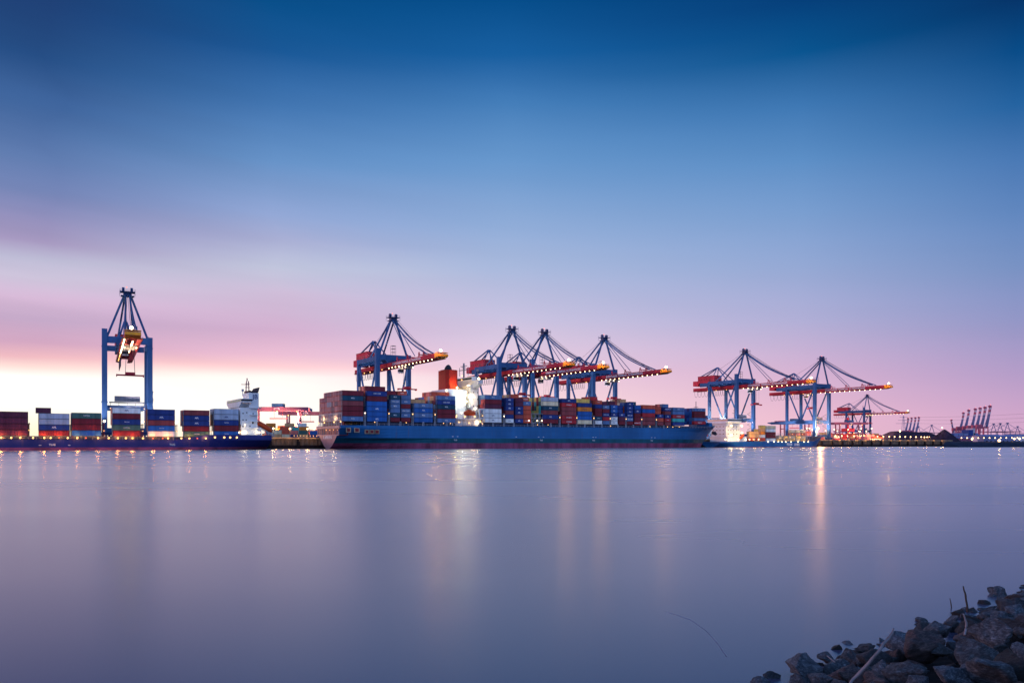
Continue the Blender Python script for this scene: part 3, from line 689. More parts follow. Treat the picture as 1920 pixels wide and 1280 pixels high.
    for dx in (-1, 1):
        for dy in (-1, 1): b.bar((mx + dx, 10 + dy, 26), (mx + dx * .5, 10 + dy * .5, 36.5), .22)
    for z in range(27, 37, 2): b.box(mx - 1.1, mx + 1.1, 9, 11, z, z + .15)
    b.box(mx - 3.2, mx + 1, 9.9, 10.1, 34.4, 34.7); b.tube([(mx - .2, 10, 36.5), (mx - .2, 10, 38)], .3, 6); b.build('radar_mast', 'gantry_purple', root)
    b = MB(); q = X(455, 6); b.bar((q, 6, 26), (q, 6, 31), .3); b.tube([(q, 6, 30.6), (q, 6, 31.8)], .6, 8); b.build('antenna', 'lash_white', root)
    windows(root, [(X(px) - .3, X(px) + .3, 1.42, 1.7, zz, zz + .55) for zz, px in ((11.8, 457), (15.2, 457), (18.6, 457), (15.2, 463), (18.6, 476), (12.0, 470), (19, 464))] + [(X(474), X(477), 1.44, 1.7, 13.5, 14.6)])
    b = MB()
    for z in (11.2, 14.6, 18.0, 21.6): b.box(X(469), X(486), .4, 1.7, z, z + .15)
    b.box(X(478), X(490), 1.3, 27, 21.6, 21.9); b.build('deck_balcony', 'ship_white', root)
    # free-fall lifeboat on its ramp
    b = MB(); bx, by = X(498, 8), 8
    b.tube([(bx - 4.6, by, 14.6), (bx - 3.6, by, 14.0), (bx - 1, by, 12.4), (bx + 2.2, by, 10.4), (bx + 3.6, by, 9.4)], [.4, 1.3, 1.5, 1.3, .3], 8); b.build('lifeboat', 'lifeboat_orange', root, True)
    b = MB(); b.bar((bx - 5, by - 1.5, 12.8), (bx + 4.5, by - 1.5, 7.2), .3); b.bar((bx - 5, by + 1.5, 12.8), (bx + 4.5, by + 1.5, 7.2), .3); b.bar((bx - 4, by - 1.5, 7.4), (bx - 4, by - 1.5, 12.4), .3); b.bar((bx + 1, by - 1.5, 7.4), (bx + 1, by - 1.5, 9.4), .3); b.build('launching_ramp', 'lash_white', root)
    for p_, r_ in (((X(449), .6, 8.9), .5), ((X(456), .6, 9.0), .6), ((X(461), .6, 9.0), .6), ((X(483), .6, 9.0), .5), ((X(486.5), .6, 8.9), .5), ((X(460), .8, 12.8), .3), ((X(459), 6, 27.4), .5)):
        lamp(root, p_, r_, 'lamp_white')
    point(Q(along(459, OFF - 1.2), OFF - 1.2, 9.6), 260, (1, .8, .5), .4); point(Q(along(485, OFF - 1.2), OFF - 1.2, 9.6), 260, (1, .8, .5), .4)
    for px in (75, 102, 130): b = MB(); b.box(X(px) - (.5 if px != 102 else .01), X(px) + (.5 if px != 102 else .01), -.03, .1, 2.3, 2.5); b.build('hull_mark', 'letter_white', root)
    for px in (98, 323): link('lettering', text_mesh('TUG', 1.3, 'letter_white'), root, (X(px), -.04, 2.6), (R(90), 0, 0))
    return root
left_ship()

# ================================================================ SMALL FEEDER SHIP
def feeder():
    OFF = 21.0; a0 = along(1350, OFF); L = along(1553, OFF) - a0 + 6
    root = empty('feeder_ship', Q(a0, OFF, 0), TH)
    tag(root, 'small bright blue feeder ship with brightly lit white superstructure and TEAM LINES on its side', 'feeder ship')
    X = lambda px, o=0: along(px, OFF + o) - a0
    B = 21.0
    tr, deck, rings = hull(root, L, B, (4.6, 5.4), L * .74, 9, [.5], [0.0, .5, 1.5, 2.6, 3.6], ['hull_boot', 'hull_blue'], fc=(26, 4.4), stern_rise=(-.8, 3.4))
    n = len(rings[0]); b = MB()
    for li in range(n - 1):
        (x0, w0, z0), (x1, w1, z1) = rings[0][li], rings[0][li + 1]
        b.add([(-.02, B / 2 - w0, z0), (-.02, B / 2 + w0, z0), (-.02, B / 2 + w1, z1), (-.02, B / 2 - w1, z1)], [(0, 1, 2, 3)], 0)
    b.build('transom', 'hull_blue', root)
    link('lettering', text_mesh('TEAM   LINES', 3.0, 'letter_white'), root, (X(1487), -.05, 2.2), (R(90), 0, 0))
    link('lettering', text_mesh('TEAM', 1.0, 'letter_white'), root, (X(1369), 1.0, 3.4), (R(90), 0, R(-2)))
    b = MB(); b.box(X(1366), X(1402), 1.2, 19.8, 4.6, 8.4); b.box(X(1366), X(1392), 2.6, 18.4, 8.4, 20.2); b.build('accommodation_block', 'ship_white', root)
    b = MB(); b.prism([(-.3, 20.6), (3, 19.4), (18, 19.4), (21.3, 20.6), (21.3, 23.2), (-.3, 23.2)], 'x', X(1364), X(1390)); b.build('bridge_wing', 'ship_white', root)
    b = MB(); b.box(X(1363.7), X(1390.4), -.35, 21.35, 21.6, 22.6); b.build('wheelhouse_window', 'window_dark', root)
    b = MB(); q = X(1377, 10); b.bar((q, 10, 23), (q, 10, 33), .5, w2=.25); b.box(q - 2.2, q + 2.2, 9.8, 10.2, 28, 28.4); b.box(q - 1.4, q + 1.4, 9.8, 10.2, 30.4, 30.7); b.build('radar_mast', 'rail_grey', root)
    b = MB()
    for z in (8.4, 11.3, 14.3, 17.3):
        b.box(X(1364.5), X(1394), 1.0, 19.6, z, z + .18)
        for k in range(11): b.box(X(1364.5) + k * 1.9, X(1364.5) + k * 1.9 + .08, 1.0, 1.08, z, z + 1.1)
        b.box(X(1364.5), X(1394), 1.0, 1.06, z + 1.05, z + 1.12); b.box(X(1364.5), X(1364.5) + .08, 1.0, 19.6, z + .95, z + 1.1)
    b.build('deck_balcony', 'ship_white', root)
    windows(root, [(X(1365.9) - .05, X(1365.9) + .3, y, y + .8, zz, zz + .8) for zz in (10.6, 13.6, 16.6) for y in (5, 8.5, 12, 15.5)])
    windows(root, [(X(px) - .4, X(px) + .4, 2.5, 2.8, zz, zz + .8) for zz in (10.6, 13.6, 16.6) for px in (1370, 1375, 1380, 1386)])
    b = MB(); q = X(1389, 2); b.tube([(q - 2.6, .6, 7.0), (q - 1.8, .6, 7.6), (q + .4, .6, 9.2), (q + 2.4, .6, 10.8)], [.4, 1.2, 1.2, .4], 8); b.build('lifeboat', 'lifeboat_orange', root, True)
    for px, o, z, r_, m_ in ((1372, 1, 10, .9, 'lamp_flood'), (1372, 1, 17.6, .8, 'lamp_flood'), (1391.5, 1, 17.6, .8, 'lamp_flood'), (1392, 1, 12, .7, 'lamp_flood'), (1361, 1, 6.5, .6, 'lamp_white'), (1384, .4, 6.4, .6, 'lamp_white'),
                             (1366, .4, 6, .5, 'lamp_white'), (1398, .4, 6.4, .6, 'lamp_white'), (1405, .4, 6.4, .5, 'lamp_white'), (1413, .4, 6.4, .5, 'lamp_warm'), (1422, .4, 6.6, .5, 'lamp_white')):
        lamp(root, (X(px), o - .6, z), r_, m_)
    for px in (1440, 1451, 1459, 1466, 1473, 1483, 1496, 1507, 1515): lamp(root, (X(px), -.15, 4.6), .42, 'lamp_white')
    # cell guides with lamps
    b = MB(); 
    for px in [1457 + i * 3.2 for i in range(20)]:
        for y in (.3, 7, 14): b.box(X(px) - .1, X(px) + .1, y, y + .25, 4.4, 10.2 if px < 1481 else 12.6)
    for z in (6, 8, 10): b.box(X(1457), X(1518), .25, .45, z, z + .14)
    b.build('cell_guide', 'lash_white', root)
    for i in range(16):
        px = 1459 + i * 3.8; lamp(root, (X(px), .1, 5.8 + (i * 7 % 5) * (1.0 if px < 1481 else 1.35)), .28, 'lamp_small')
    for px, z, W, c in ((1371, 14, 2200, (1, .66, .30)), (1391, 12, 2200, (1, .66, .30)), (1383, 7, 1100, (1, .66, .30)), (1415, 10, 1100, (1, .58, .22)), (1430, 12, 900, (1, .58, .22)), (1464, 9, 900, (1, .6, .22)), (1482, 9, 900, (1, .6, .22)), (1505, 9, 1100, (1, .55, .2)), (1520, 12, 1100, (1, .5, .18))):
        point(Q(along(px, OFF - 3), OFF - 3, z), W, c, .5)
    G = 'containers on the small feeder ship'; idx = [0]
    def stack(px0, px1, o, zb, H, ts, desc, rods=False, n=1):
        s0 = along(px0, OFF + o - 1.2); s1 = along(px1, OFF + o - 1.2); ln = 12.19 if s1 - s0 > 9 else 6.06
        for k, t in enumerate(reversed(ts.split())):
            container(t, ln, H, (s0 + s1) / 2, OFF + o, zb + k * H, f"{CN[t.split(':')[0]]} container, {ORD[k + 1]} tier of {desc} on small feeder ship", G, rods)
    stack(1437, 1454, 1.5, 4.9, 2.65, 'cream white maroon maroon white', 'tall red and white stack', True)
    stack(1406, 1421, 1.5, 5.4, 2.6, 'tan tan vermilion:H', 'first stack forward of house', True)
    stack(1425, 1436, 1.5, 5.4, 2.6, 'yellow tan orange white vermilion', 'orange stack beside tall stack', True)
    for r_ in range(1, 5):
        for k, t in enumerate(random.choice(['cream cream orange yellow', 'yellow yellow tan cream']).split()): rest(t, 12.19, 2.65, Q(along(1445.5, OFF), OFF + 1.5 + 2.5 * r_, 4.9 + k * 2.65))
    for i, px in enumerate((1458, 1469)): stack(px, px + 9, 2.2, 4.6, 2.6, random.choice(['cream yellow', 'yellow tan']), f'{ORD[i + 1]} low stack in cell guides', True)
    for i, px in enumerate((1482, 1492, 1502)): stack(px, px + 8.5, 2.2, 4.6, 2.6, random.choice(['cream vermilion cream yellow', 'vermilion cream yellow tan', 'cream salmon yellow cream']), f'{ORD[i + 3]} stack in cell guides', True)
    return root
feeder()
print('containers', NC)

# ================================================================ SHIP-TO-SHORE CRANES
def make_crane():
    """local: x along the berth, waterside legs at y=0, landside at y=31, boom points to -y; z from the quay (0)"""
    r = empty('container_crane', (0, 0, 0)); q = -6.7
    G = lambda z: z + q
    # legs
    for x in (-10.75, 10.75):
        b = MB(); top = 63.2 if x < 0 else 59.8
        b.box(x - 1.3, x + 1.3, -1.3, 1.3, 2.2, G(top)); b.box(x - 1.5, x + 1.5, -1.5, 1.5, G(24.6), G(25.2)); b.box(x - 1.42, x + 1.42, -1.42, 1.42, G(53.8), G(54.3))
        b.build('waterside_leg', 'crane_blue', r)
        b = MB(); b.box(x - 1.05, x + 1.05, 29.9, 32.1, 2.2, G(58.5)); b.build('landside_leg', 'crane_blue', r)
        b = MB(); b.bar((x, 1.2, G(54)), (x, 14.6, G(25.5)), .95); b.build('brace', 'crane_blue', r)
        b = MB(); b.bar((x, 29.8, G(54)), (x, 16.4, G(25.5)), .95); b.build('brace', 'crane_blue', r)
        b = MB(); b.box(x - 1.0, x + 1.0, 1.3, 29.9, G(22), G(25)); b.box(x - .3, x + .3, 12, 19, G(25), G(25.9)); b.build('portal_beam', 'crane_blue', r)
        b = MB(); b.box(x - .9, x + .9, 1.3, 29.9, G(55.6), G(58.3)); b.build('top_side_beam', 'crane_blue', r)
        # bogies
        for y in (0, 31):
            b = MB(); b.box(x - 5, x + 5, y - .8, y + .8, 1.0, 2.4)
            for k in (-4, -2.4, -.8, .8, 2.4, 4): b.tube([(x + k, y - .5, .5), (x + k, y + .5, .5)], .5, 8)
            b.build('bogie', 'crane_blue_dark', r)
    b = MB(); b.box(-9.5, 9.5, -1.0, 1.0, G(56), G(59.4)); b.build('front_cross_beam', 'crane_blue', r)
    b = MB(); b.box(-9.5, 9.5, 30.2, 31.8, G(55), G(58)); b.build('rear_cross_beam', 'crane_blue', r)
    b = MB(); b.box(-9.7, 9.7, 30, 32, G(22), G(24.6)); b.build('rear_portal_beam', 'crane_blue', r)
    b = MB(); b.box(-9.7, 9.7, -.9, .9, 2.6, 4.6); b.box(-9.7, 9.7, 30.1, 31.9, 2.6, 4.6); b.build('sill_beam', 'crane_blue', r)
    # landside second trolley platform with cabin
    b = MB(); b.box(-9.7, 9.7, 32, 50, G(22.2), G(24.2)); b.prism([(50, G(24.2)), (55, G(24.0)), (55, G(23.2)), (50, G(22.2))], 'x', -9.7, -7.7); b.box(-10.8, -9.75, 1.3, 50, G(22.0), G(24.4)); b.build('backreach_beam', 'crane_blue', r)
    b = MB(); b.box(-6, 6.2, 3.5, 6.4, G(25.6), G(28.4)); b.box(-8.5, 8.5, 2.5, 7.4, G(24.8), G(25.3)); 
    for x in (-8, -4, 0, 4, 8): b.bar((x, 2.6, G(24.9)), (x, 2.6, G(23)), .2)
    b.box(-8.4, 8.4, 2.4, 2.6, G(22.6), G(23)); b.build('lashing_platform', 'rail_grey', r)
    # stairs in the leg
    b = MB()
    for k in range(9):
        z = 4 + k * 2.3; y0, y1 = (3, 8) if k % 2 else (8, 3)
        b.bar((12.4, y0, z), (12.4, y1, z + 2.3), .5, .15)
    b.build('stairway', 'rail_grey', r)
    # longitudinal blue girders
    for x in (-4.4, 4.4):
        b = MB(); b.box(x - .6, x + .6, -1.2, 48, G(54.9), G(58.2)); b.build('upper_girder', 'crane_blue', r)
    # red trolley girders, rear part and boom
    for nm, ya, yb in (('runway_girder', 58, 3.2), ('boom', 2.8, -64)):
        b = MB()
        for x in (-2.6, 2.6):
            b.box(x - .55, x + .55, min(ya, yb), max(ya, yb), G(51.4), G(54.2)); b.box(x - .85, x + .85, min(ya, yb), max(ya, yb), G(51.15), G(51.45), 1)
        y = min(ya, yb) + .6
        while y < max(ya, yb):
            b.box(-2.1, 2.1, y, y + .35, G(53.1), G(53.8), 1); y += 4.2
        b.build(nm, ['crane_red', 'crane_red_dark'], r)
    b = MB(); b.prism([(-64, G(54.2)), (-68.2, G(53.6)), (-68.6, G(52.2)), (-64, G(51.2))], 'x', -3.3, 3.3); b.box(-3.4, 3.4, -68, -65, G(54.2), G(54.5)); b.build('boom_tip', 'tip_glow_yellow', r)
    b = MB()
    for x in (-3.9, 3.9):
        b.box(x - .45, x + .45, -64, 57, G(51.3), G(51.4))
        for z in (51.9, 52.4): b.box(x + (.4 if x > 0 else -.46), x + (.46 if x > 0 else -.4), -64, 57, G(z), G(z + .05))
    b.build('walkway', 'crane_red_dark', r)
    link('lettering', text_mesh('CONTAINER TERMINAL ALTENWERDER', 2.25, 'letter_white'), r, (-3.19, -26, G(52.8)), (R(90), 0, R(-90)))
    for y in (-12, -27, -43, -49):
        b = MB(); b.bar((-2.6, y - .9, G(54.2)), (-2.6, y - .3, G(57)), .35); b.bar((-2.6, y + .9, G(54.2)), (-2.6, y + .3, G(57)), .35); b.box(-2.8, 2.8, y - .5, y + .5, G(55.2), G(55.7))
        b.build('stay_bracket', 'crane_red', r)
    # machinery house and counterweight
    b = MB(); b.box(-5, 5, 31, 50.5, G(58.3), G(64.4)); b.box(-5.2, 5.2, 30.8, 50.7, G(64.4), G(64.7), 1); b.box(-5.03, -4.9, 35, 37, G(59), G(61.5), 1)
    for y in (39, 42, 45, 48): b.box(-5.04, -4.9, y, y + 1.3, G(61), G(62), 1)
    b.build('machinery_house', ['crane_red', 'crane_red_dark'], r)
    b = MB(); b.box(-4.5, 4.5, 51, 57, G(56.2), G(60.6)); b.build('counterweight', 'crane_red', r)
    # A frame
    ap = 82.6
    for x in (-9.6, 9.6):
        b = MB(); b.bar((x, 0, G(59.2)), (x * .12, 0, G(ap)), 1.05); b.build('mast_leg', 'crane_blue', r)
    for x in (-4.4, 4.4):
        b = MB(); b.bar((x, 29.5, G(58.4)), (x * .25, .6, G(ap - .5)), .85); b.build('back_stay', 'crane_blue', r)
        b = MB(); b.bar((x * .6, 49, G(64.6)), (x * .15, 31, G(71.8)), .7); b.bar((x * .6, 33.5, G(64.6)), (x * .15, 31, G(71.8)), .6); b.build('rear_frame', 'crane_blue', r)
        b = MB(); b.bar((x, 15.5, G(58.4)), (x * .15, 31, G(71.8)), .6); b.build('rear_frame_tie', 'crane_blue', r)
    for x in (-2.6, 2.6):
        b = MB(); n = 10; pts = []
        for k in range(n + 1):
            t = k / n; pts.append((x * (.35 + .65 * t), -1 - 52 * t, G(ap - 1) + (55 - (ap - 1)) * t - 3.0 * math.sin(math.pi * t) * (1 - .25 * t)))
        b.tube(pts, .42, 6); b.build('fore_stay', 'crane_blue', r)
        b = MB(); b.tube([(x * .35, -1, G(ap - 2)), (x, -26.5, G(56.5))], .24, 5); b.build('inner_fore_stay', 'crane_blue', r)
    b = MB()
    for x in (-1.2, 0, 1.2): b.tube([(x, -1, G(ap + .5)), (x * 1.3, -28, G(66.6)), (x * 1.4, -50, G(56))], .09, 4)
    b.tube([(0, 1, G(ap)), (0, 40, G(65))], .09, 4); b.build('boom_hoist_rope', 'cable', r)
    b = MB(); b.box(-2.0, 2.0, -1.6, 1.6, G(ap - 1.8), G(ap + .5)); b.box(-3.6, 3.6, -2.6, 2.6, G(ap + .5), G(ap + .8)); b.box(-3.2, 3.2, -2.2, 2.2, G(ap - 1.6), G(ap - 1.3))
    for x in (-2.0, 2.0): b.tube([(x - .6, 0, G(ap + 2.0)), (x + .6, 0, G(ap + 2.0))], 1.15, 10)
    for x in (-3.6, 3.6):
        for y in (-2.6, 2.6): b.box(x - .06, x + .06, y - .06, y + .06, G(ap - 1.3), G(ap + 2.0))
    for z in (1.3, 1.9): b.box(-3.65, 3.65, -2.65, -2.58, G(ap + z), G(ap + z + .07)); b.box(-3.65, 3.65, 2.58, 2.65, G(ap + z), G(ap + z + .07))
    b.build('mast_head', 'crane_blue_dark', r)
    lamp(r, (-.4, 0, G(ap + 3.3)), .3, 'lamp_red', 'warning_lamp')
    # little service tower on the beam
    b = MB()
    for x in (2.6, 5.0):
        for y in (7, 9.6): b.bar((x, y, G(58)), (x, y, G(66.6)), .16)
    for z in (60, 62.2, 64.4, 66.4): b.box(2.5, 5.1, 6.9, 9.7, G(z), G(z + .12))
    b.build('service_tower', 'rail_grey', r)
    b = MB()
    for x in (-10.2, 10.2):
        for z in (60.0, 60.5): b.box(x - .03, x + .03, -1, 31, G(z), G(z + .05))
        for y in range(0, 31, 3): b.box(x - .04, x + .04, y, y + .08, G(58.3), G(60.5))
    b.build('railing', 'rail_grey', r)
    # festoon cable loops under the rear girder
    b = MB()
    y = 57
    while y > 22:
        w = 4.2 if y > 36 else 2.6
        pts = [(-2.6, y - w * t, G(51) - 5.0 * (1 - (2 * t - 1) ** 4)) for t in [k / 8 for k in range(9)]]
        b.tube(pts, .13, 4); y -= w
    b.build('festoon_cable', 'cable', r)
    # trolley with cabin, ropes and spreader
    tr = MB(); tr.box(-3.0, 3.0, -12.5, -5.5, G(50.0), G(51.1)); tr.box(-2.2, 2.2, -11.5, -7, G(48.8), G(50.0)); t = tr.build('trolley', 'rail_grey', r)
    b = MB(); b.box(-3.4, -.6, -5.4, -2.4, G(46.6), G(49.6)); b.box(-3.0, -1.0, -5, -2.8, G(49.6), G(51)); b.build('cab', 'cab_white', t)
    b = MB(); b.box(-3.44, -.56, -5.44, -2.9, G(47.2), G(48.8)); b.build('cab_window', 'window_dark', t)
    b = MB()
    for x in (-1.6, 1.6):
        for y in (-10.6, -7.6): b.tube([(x, y, G(49)), (x * 1.3, y + (.4 if y < -9 else -.4), G(38))], .07, 4)
    b.build('hoist_rope', 'cable', t)
    b = MB(); b.box(-2.2, 2.2, -10.3, -7.9, G(36.9), G(38)); b.box(-6.1, 6.1, -9.5, -8.7, G(36.2), G(36.9)); b.box(-6.1, -5.7, -10.3, -7.9, G(35.8), G(36.9)); b.box(5.7, 6.1, -10.3, -7.9, G(35.8), G(36.9)); b.build('spreader', 'crane_red', t)
    lamp(t, (-1.8, -6.5, G(49.8)), .42, 'lamp_white'); lamp(t, (1.8, -6.5, G(49.8)), .42, 'lamp_white'); lamp(t, (-2.6, -12, G(49.8)), .38, 'lamp_white'); lamp(t, (2.6, -12, G(49.8)), .38, 'lamp_white')
    # lamps
    y = -61
    while y < 2:
        lamp(r, (-3.3, y, G(50.8)), .33, 'lamp_white', 'boom_lamp'); y += 5.0
    for y in (10, 18, 30, 40): lamp(r, (-3.3, y, G(50.8)), .30, 'lamp_warm', 'boom_lamp')
    lamp(r, (-.6, -66.8, G(55.6)), .85, 'lamp_tip', 'tip_lamp')
    for x in (-8, 0, 8): lamp(r, (x, -1.2, G(21.6)), .3, 'lamp_small', 'portal_lamp')
    return r
CR_OFF = 46.8
crane0 = make_crane()
bm_blank = None
CR = [(239, -4.3, 'blue ship-to-shore crane seen nearly head-on above the navy ship at far left'),
      (737, 0, 'blue and red container crane rising behind the stern of the long blue ship'),
      (960, 0, 'blue and red container crane just forward of the orange funnel, leftmost of three overlapping'),
      (1021, 0, 'middle one of the three overlapping blue and red container cranes over the ship'),
      (1133, 0, 'rightmost container crane over the long blue ship, boom tip against clear sky'),
      (1397, 0, 'tallest-looking container crane right of the long ship, above the lit feeder house'),
      (1541, 0, 'container crane with boom reaching furthest right, behind the bow of the feeder ship')]
def set_trolley(c, dy, dz=0):
    for ch in c.children:
        if ch.name.startswith('trolley'): ch.location.y += dy
for i, (px, rot, lab) in enumerate(CR):
    c = crane0 if i == 0 else copy_tree(crane0)
    p = Q(along(px, CR_OFF), CR_OFF, 6.7)
    c.location = p; c.rotation_euler = (0, 0, TH + R(rot)); tag(c, lab, 'container crane', 'container cranes along the quay')
for i, c in enumerate([o for o in list(bpy.data.objects) if o.name.startswith('container_crane')]):
    set_trolley(c, [-26, -12, -4, 6, -2, -3, 20][i % 7])
# the far one stands on another berth
c = copy_tree(crane0); set_trolley(c, 30); Yc = 1190
for o_ in [x for x in bpy.data.objects if x.name.startswith('container_crane') and x is not c and x is not crane0]:
    m4 = Matrix.Translation(o_.location) @ Matrix.Rotation(o_.rotation_euler.z, 4, 'Z'); point(m4 @ Vector((-4.2, -67, 49.6)), 1600, (1, .60, .14)); point(m4 @ Vector((-4.6, -71, 46)), 1500, (1, .42, .20))
c.location = at(1626, Yc, 6.7); c.rotation_euler = (0, 0, TH + R(6)); c.scale = (.92, .92, .92)
tag(c, 'small distant blue and red container crane standing on the berth beyond the others', 'container crane', 'container cranes along the quay')
# quay floodlighting at the crane feet
for i, (px, rot, lab) in enumerate(CR):
    a_ = along(px, CR_OFF)
    for dx in (-10.75, 10.75):
        spot(Q(a_ + dx - 13, 41.6, 8.6), Q(a_ + dx, 47, 30), 75000, (1, .84, .88), 62, .3)
        spot(Q(a_ + dx - 13, 70, 8.6), Q(a_ + dx, 78, 30), 50000, (1, .84, .88), 62, .3)
m4 = Matrix.Translation(Q(along(239, CR_OFF), CR_OFF, 6.7)) @ Matrix.Rotation(TH + R(-4.3), 4, 'Z')
for y in range(-58, -8, 5): lamp(crane0, (.2, y, 43.6), .42, 'lamp_white', 'boom_lamp')  # extra lamps added to imitate the streak of the moving trolley light
for y in (-55, -40, -26, -14): spot(m4 @ Vector((.6, y, 37)), m4 @ Vector((.6, y, 46)), 22000, (1, .62, .28), 100, .3)  # unseen spots added below the boom to make its ribs glow
# ================================================================ YARD behind the quay
def gantry():
    r = empty('yard_gantry_crane', (0, 0, 0))
    for x in (-15, 15):
        for y in (-5, 5):
            b = MB(); b.box(x - .6, x + .6, y - .6, y + .6, 0, 20); b.build('leg', 'gantry_purple', r)
        b = MB(); b.box(x - .8, x + .8, -7, 7, .6, 1.8); b.box(x - .5, x + .5, -4.4, 4.4, 13, 14); b.build('sill_beam', 'gantry_purple', r)
    for y in (-5, 5):
        b = MB(); b.box(-22, 22, y - .7, y + .7, 20, 22.8); b.build('main_girder', 'gantry_purple', r)
    b = MB(); b.box(-4, 4, -4.2, 4.2, 22.9, 25.4); b.build('trolley_house', 'crane_blue', r)
    b = MB(); b.box(-6, 6, -1.2, 1.2, 14.2, 15); b.bar((-3, 0, 15), (-3, 0, 22), .15); b.bar((3, 0, 15), (3, 0, 22), .15); b.build('spreader', 'crane_red', r)
    link('lettering', text_mesh('CTA', 2.2, 'letter_white'), r, (0, -5.74, 21.4), (R(90), 0, 0))
    for x in (-14, 0, 14): lamp(r, (x, -5.2, 19.6), .45, 'lamp_warm')
    return r
g0 = gantry()
GN = [(522, 560, 0, 'purple yard gantry crane with CTA lettering just right of the white navy-ship superstructure'),
      (575, 640, 0, 'yard gantry crane half hidden behind the stern of the long blue ship'),
      (1322, 800, 0, 'yard gantry crane seen beyond the bow of the long blue ship'), (1490, 900, 0, 'yard gantry crane between the legs of the second crane from right'),
      (1592, 960, 0, 'yard gantry crane beside the bow of the feeder, over red containers')]
for i, (px, Y, rz, lab) in enumerate(GN):
    c = g0 if i == 0 else copy_tree(g0)
    c.location = at(px, Y, 6.7); c.rotation_euler = (0, 0, R(6)); tag(c, lab, 'yard crane', 'yard gantry cranes')
random.seed(5)
YG = 'containers stacked in the yard behind the quay'
def ystack(px, Y, cs, lab, rz=R(6), H=2.6):
    for k, c_ in enumerate(cs.split()):
        rest(c_, 6.06, H, at(px, Y, 6.72 + k * H), rz)
for i, (px, Y, cs) in enumerate([(519, 505, 'tan cream'), (534, 515, 'cream vermilion vermilion'), (556, 525, 'green cream turquoise'), (566, 530, 'maroon maroon slate white'), (583, 560, 'navy vermilion'), (590, 520, 'navy blue'), (512, 560, 'salmon cream tan'),
                                   (545, 600, 'salmon tan salmon cream')]):
    ystack(px, Y, cs, f"{ORD[i + 1]} yard stack right of the navy ship")
for i, (px, Y, cs) in enumerate([(1326, 700, 'vermilion red'), (1337, 720, 'red vermilion grey'), (1348, 730, 'rust red red'), (1484, 860, 'cream vermilion cream salmon'), (1500, 870, 'salmon cream vermilion red'), (1515, 880, 'vermilion grey salmon vermilion'),
                                   (1568, 900, 'red cream'), (1583, 930, 'vermilion red red'), (1598, 960, 'red tan vermilion'), (1607, 980, 'grey red'), (1638, 1050, 'rust red')]):
    ystack(px, Y, cs, f"{ORD[i + 1]} yard stack beyond the feeder ship")
for i in range(70):
    px = random.uniform(500, 610); Y = random.uniform(640, 800)
    for k in range(random.randint(1, 3)): rest(random.choice(['salmon', 'tan', 'rust', 'cream', 'slate', 'vermilion']), 12.19, 2.6, at(px, Y, 6.72 + k * 2.6), R(6))
for i in range(46):
    px = random.uniform(498, 606); Y = random.uniform(515, 640)
    for k in range(random.choice([1, 2, 2, 3, 4])): rest(random.choice(['salmon', 'tan', 'cream', 'slate', 'vermilion', 'navy', 'green', 'orange', 'white']), 6.06, 2.6, at(px, Y, 6.72 + k * 2.6), R(6))
for i in range(90):
    px = random.uniform(1480, 1650); Y = random.uniform(960, 1150)
    for k in range(random.randint(1, 4)): rest(random.choice(['salmon', 'tan', 'rust', 'cream', 'red', 'vermilion']), 12.19, 2.6, at(px, Y, 6.72 + k * 2.6), R(6))
tag(REST.build('container_stacks', [cm(c) for c in RPAL]), 'packed mass of mixed containers inside the deck loads and in the yard behind', 'containers', kind='stuff')
def light_mast(h, r_, mat):
    r = empty('lamp_post', (0, 0, 0)); b = MB(); b.tube([(0, 0, 0), (0, 0, h)], [.25, .15], 6); b.box(-.8, .8, -.2, .2, h, h + .15); b.build('pole', 'rail_grey', r)
    lamp(r, (0, -.5, h - .1), r_, mat); return r
def place_masts(lst, h, r_, mat, group, W=0, wc=(1, .5, .2)):
    src = light_mast(h, r_, mat)
    for i, (px, Y, lab) in enumerate(lst):
        c = src if i == 0 else copy_tree(src)
        zb = 6.7 if Y < 1400 else 4.6
        c.location = at(px, Y, zb); tag(c, lab, 'lamp post', group)
        if W: point(at(px, Y - 1.5, zb + h), W, wc, .5)
place_masts([(513, 462, 'bright warm lamp post just right of the navy ship stern'), (544, 470, 'bright warm lamp post midway between the two big ships'), (577, 477, 'bright warm lamp post just left of the long blue ship stern')],
            5.6, .6, 'lamp_flood', 'lamp posts between the two big ships', 1100, (1, .52, .2))
place_masts([(p_, 455 + (p_ - 550) * .3, f'{ORD[i + 1]} of the tiny yellow edge lamps left of the blue stern') for i, p_ in enumerate(range(552, 600, 6))], 1.2, .22, 'lamp_small', 'tiny edge lamps on the quay')
place_masts([(p_, 785 + (p_ - 1565) * .9, f'{ORD[i + 1]} lamp from the left in the long row on the right quay') for i, p_ in enumerate((1566, 1578, 1589, 1601, 1612, 1645, 1656, 1667, 1677, 1687, 1697, 1707, 1717, 1727, 1733, 1738, 1742))],
            4.4, .62, 'lamp_flood', 'row of lamps on the right quay', 1500, (1, .40, .10))
place_masts([(1687, 900, 'single taller lamp standing above the lamp row before the coal heap')], 11, 1.0, 'lamp_flood', 'tall lamp by the coal')
place_masts([(1766, 893, 'lamp on the very top of the pointed coal cone')], 14.8, .8, 'lamp_flood', 'lamp by the coal cone', 1200, (1, .5, .15))
m_ = light_mast(14, 1.25, 'lamp_flood'); m_.location = Q(along(1541, 40) , 44.5, 6.7); m_.location.z = 3.4
tag(m_, 'brightest floodlight of the scene, beside the feeder ship bow', 'lamp post')
point(Q(along(1541, 40), 41.5, 17), 60000, (1, .44, .15), 1.0)
place_masts([(1873, 690, 'brilliant low lamp on the dark embankment at far right')], -.9, 1.2, 'lamp_flood', 'lamp on the embankment', 6000, (1, .5, .2))
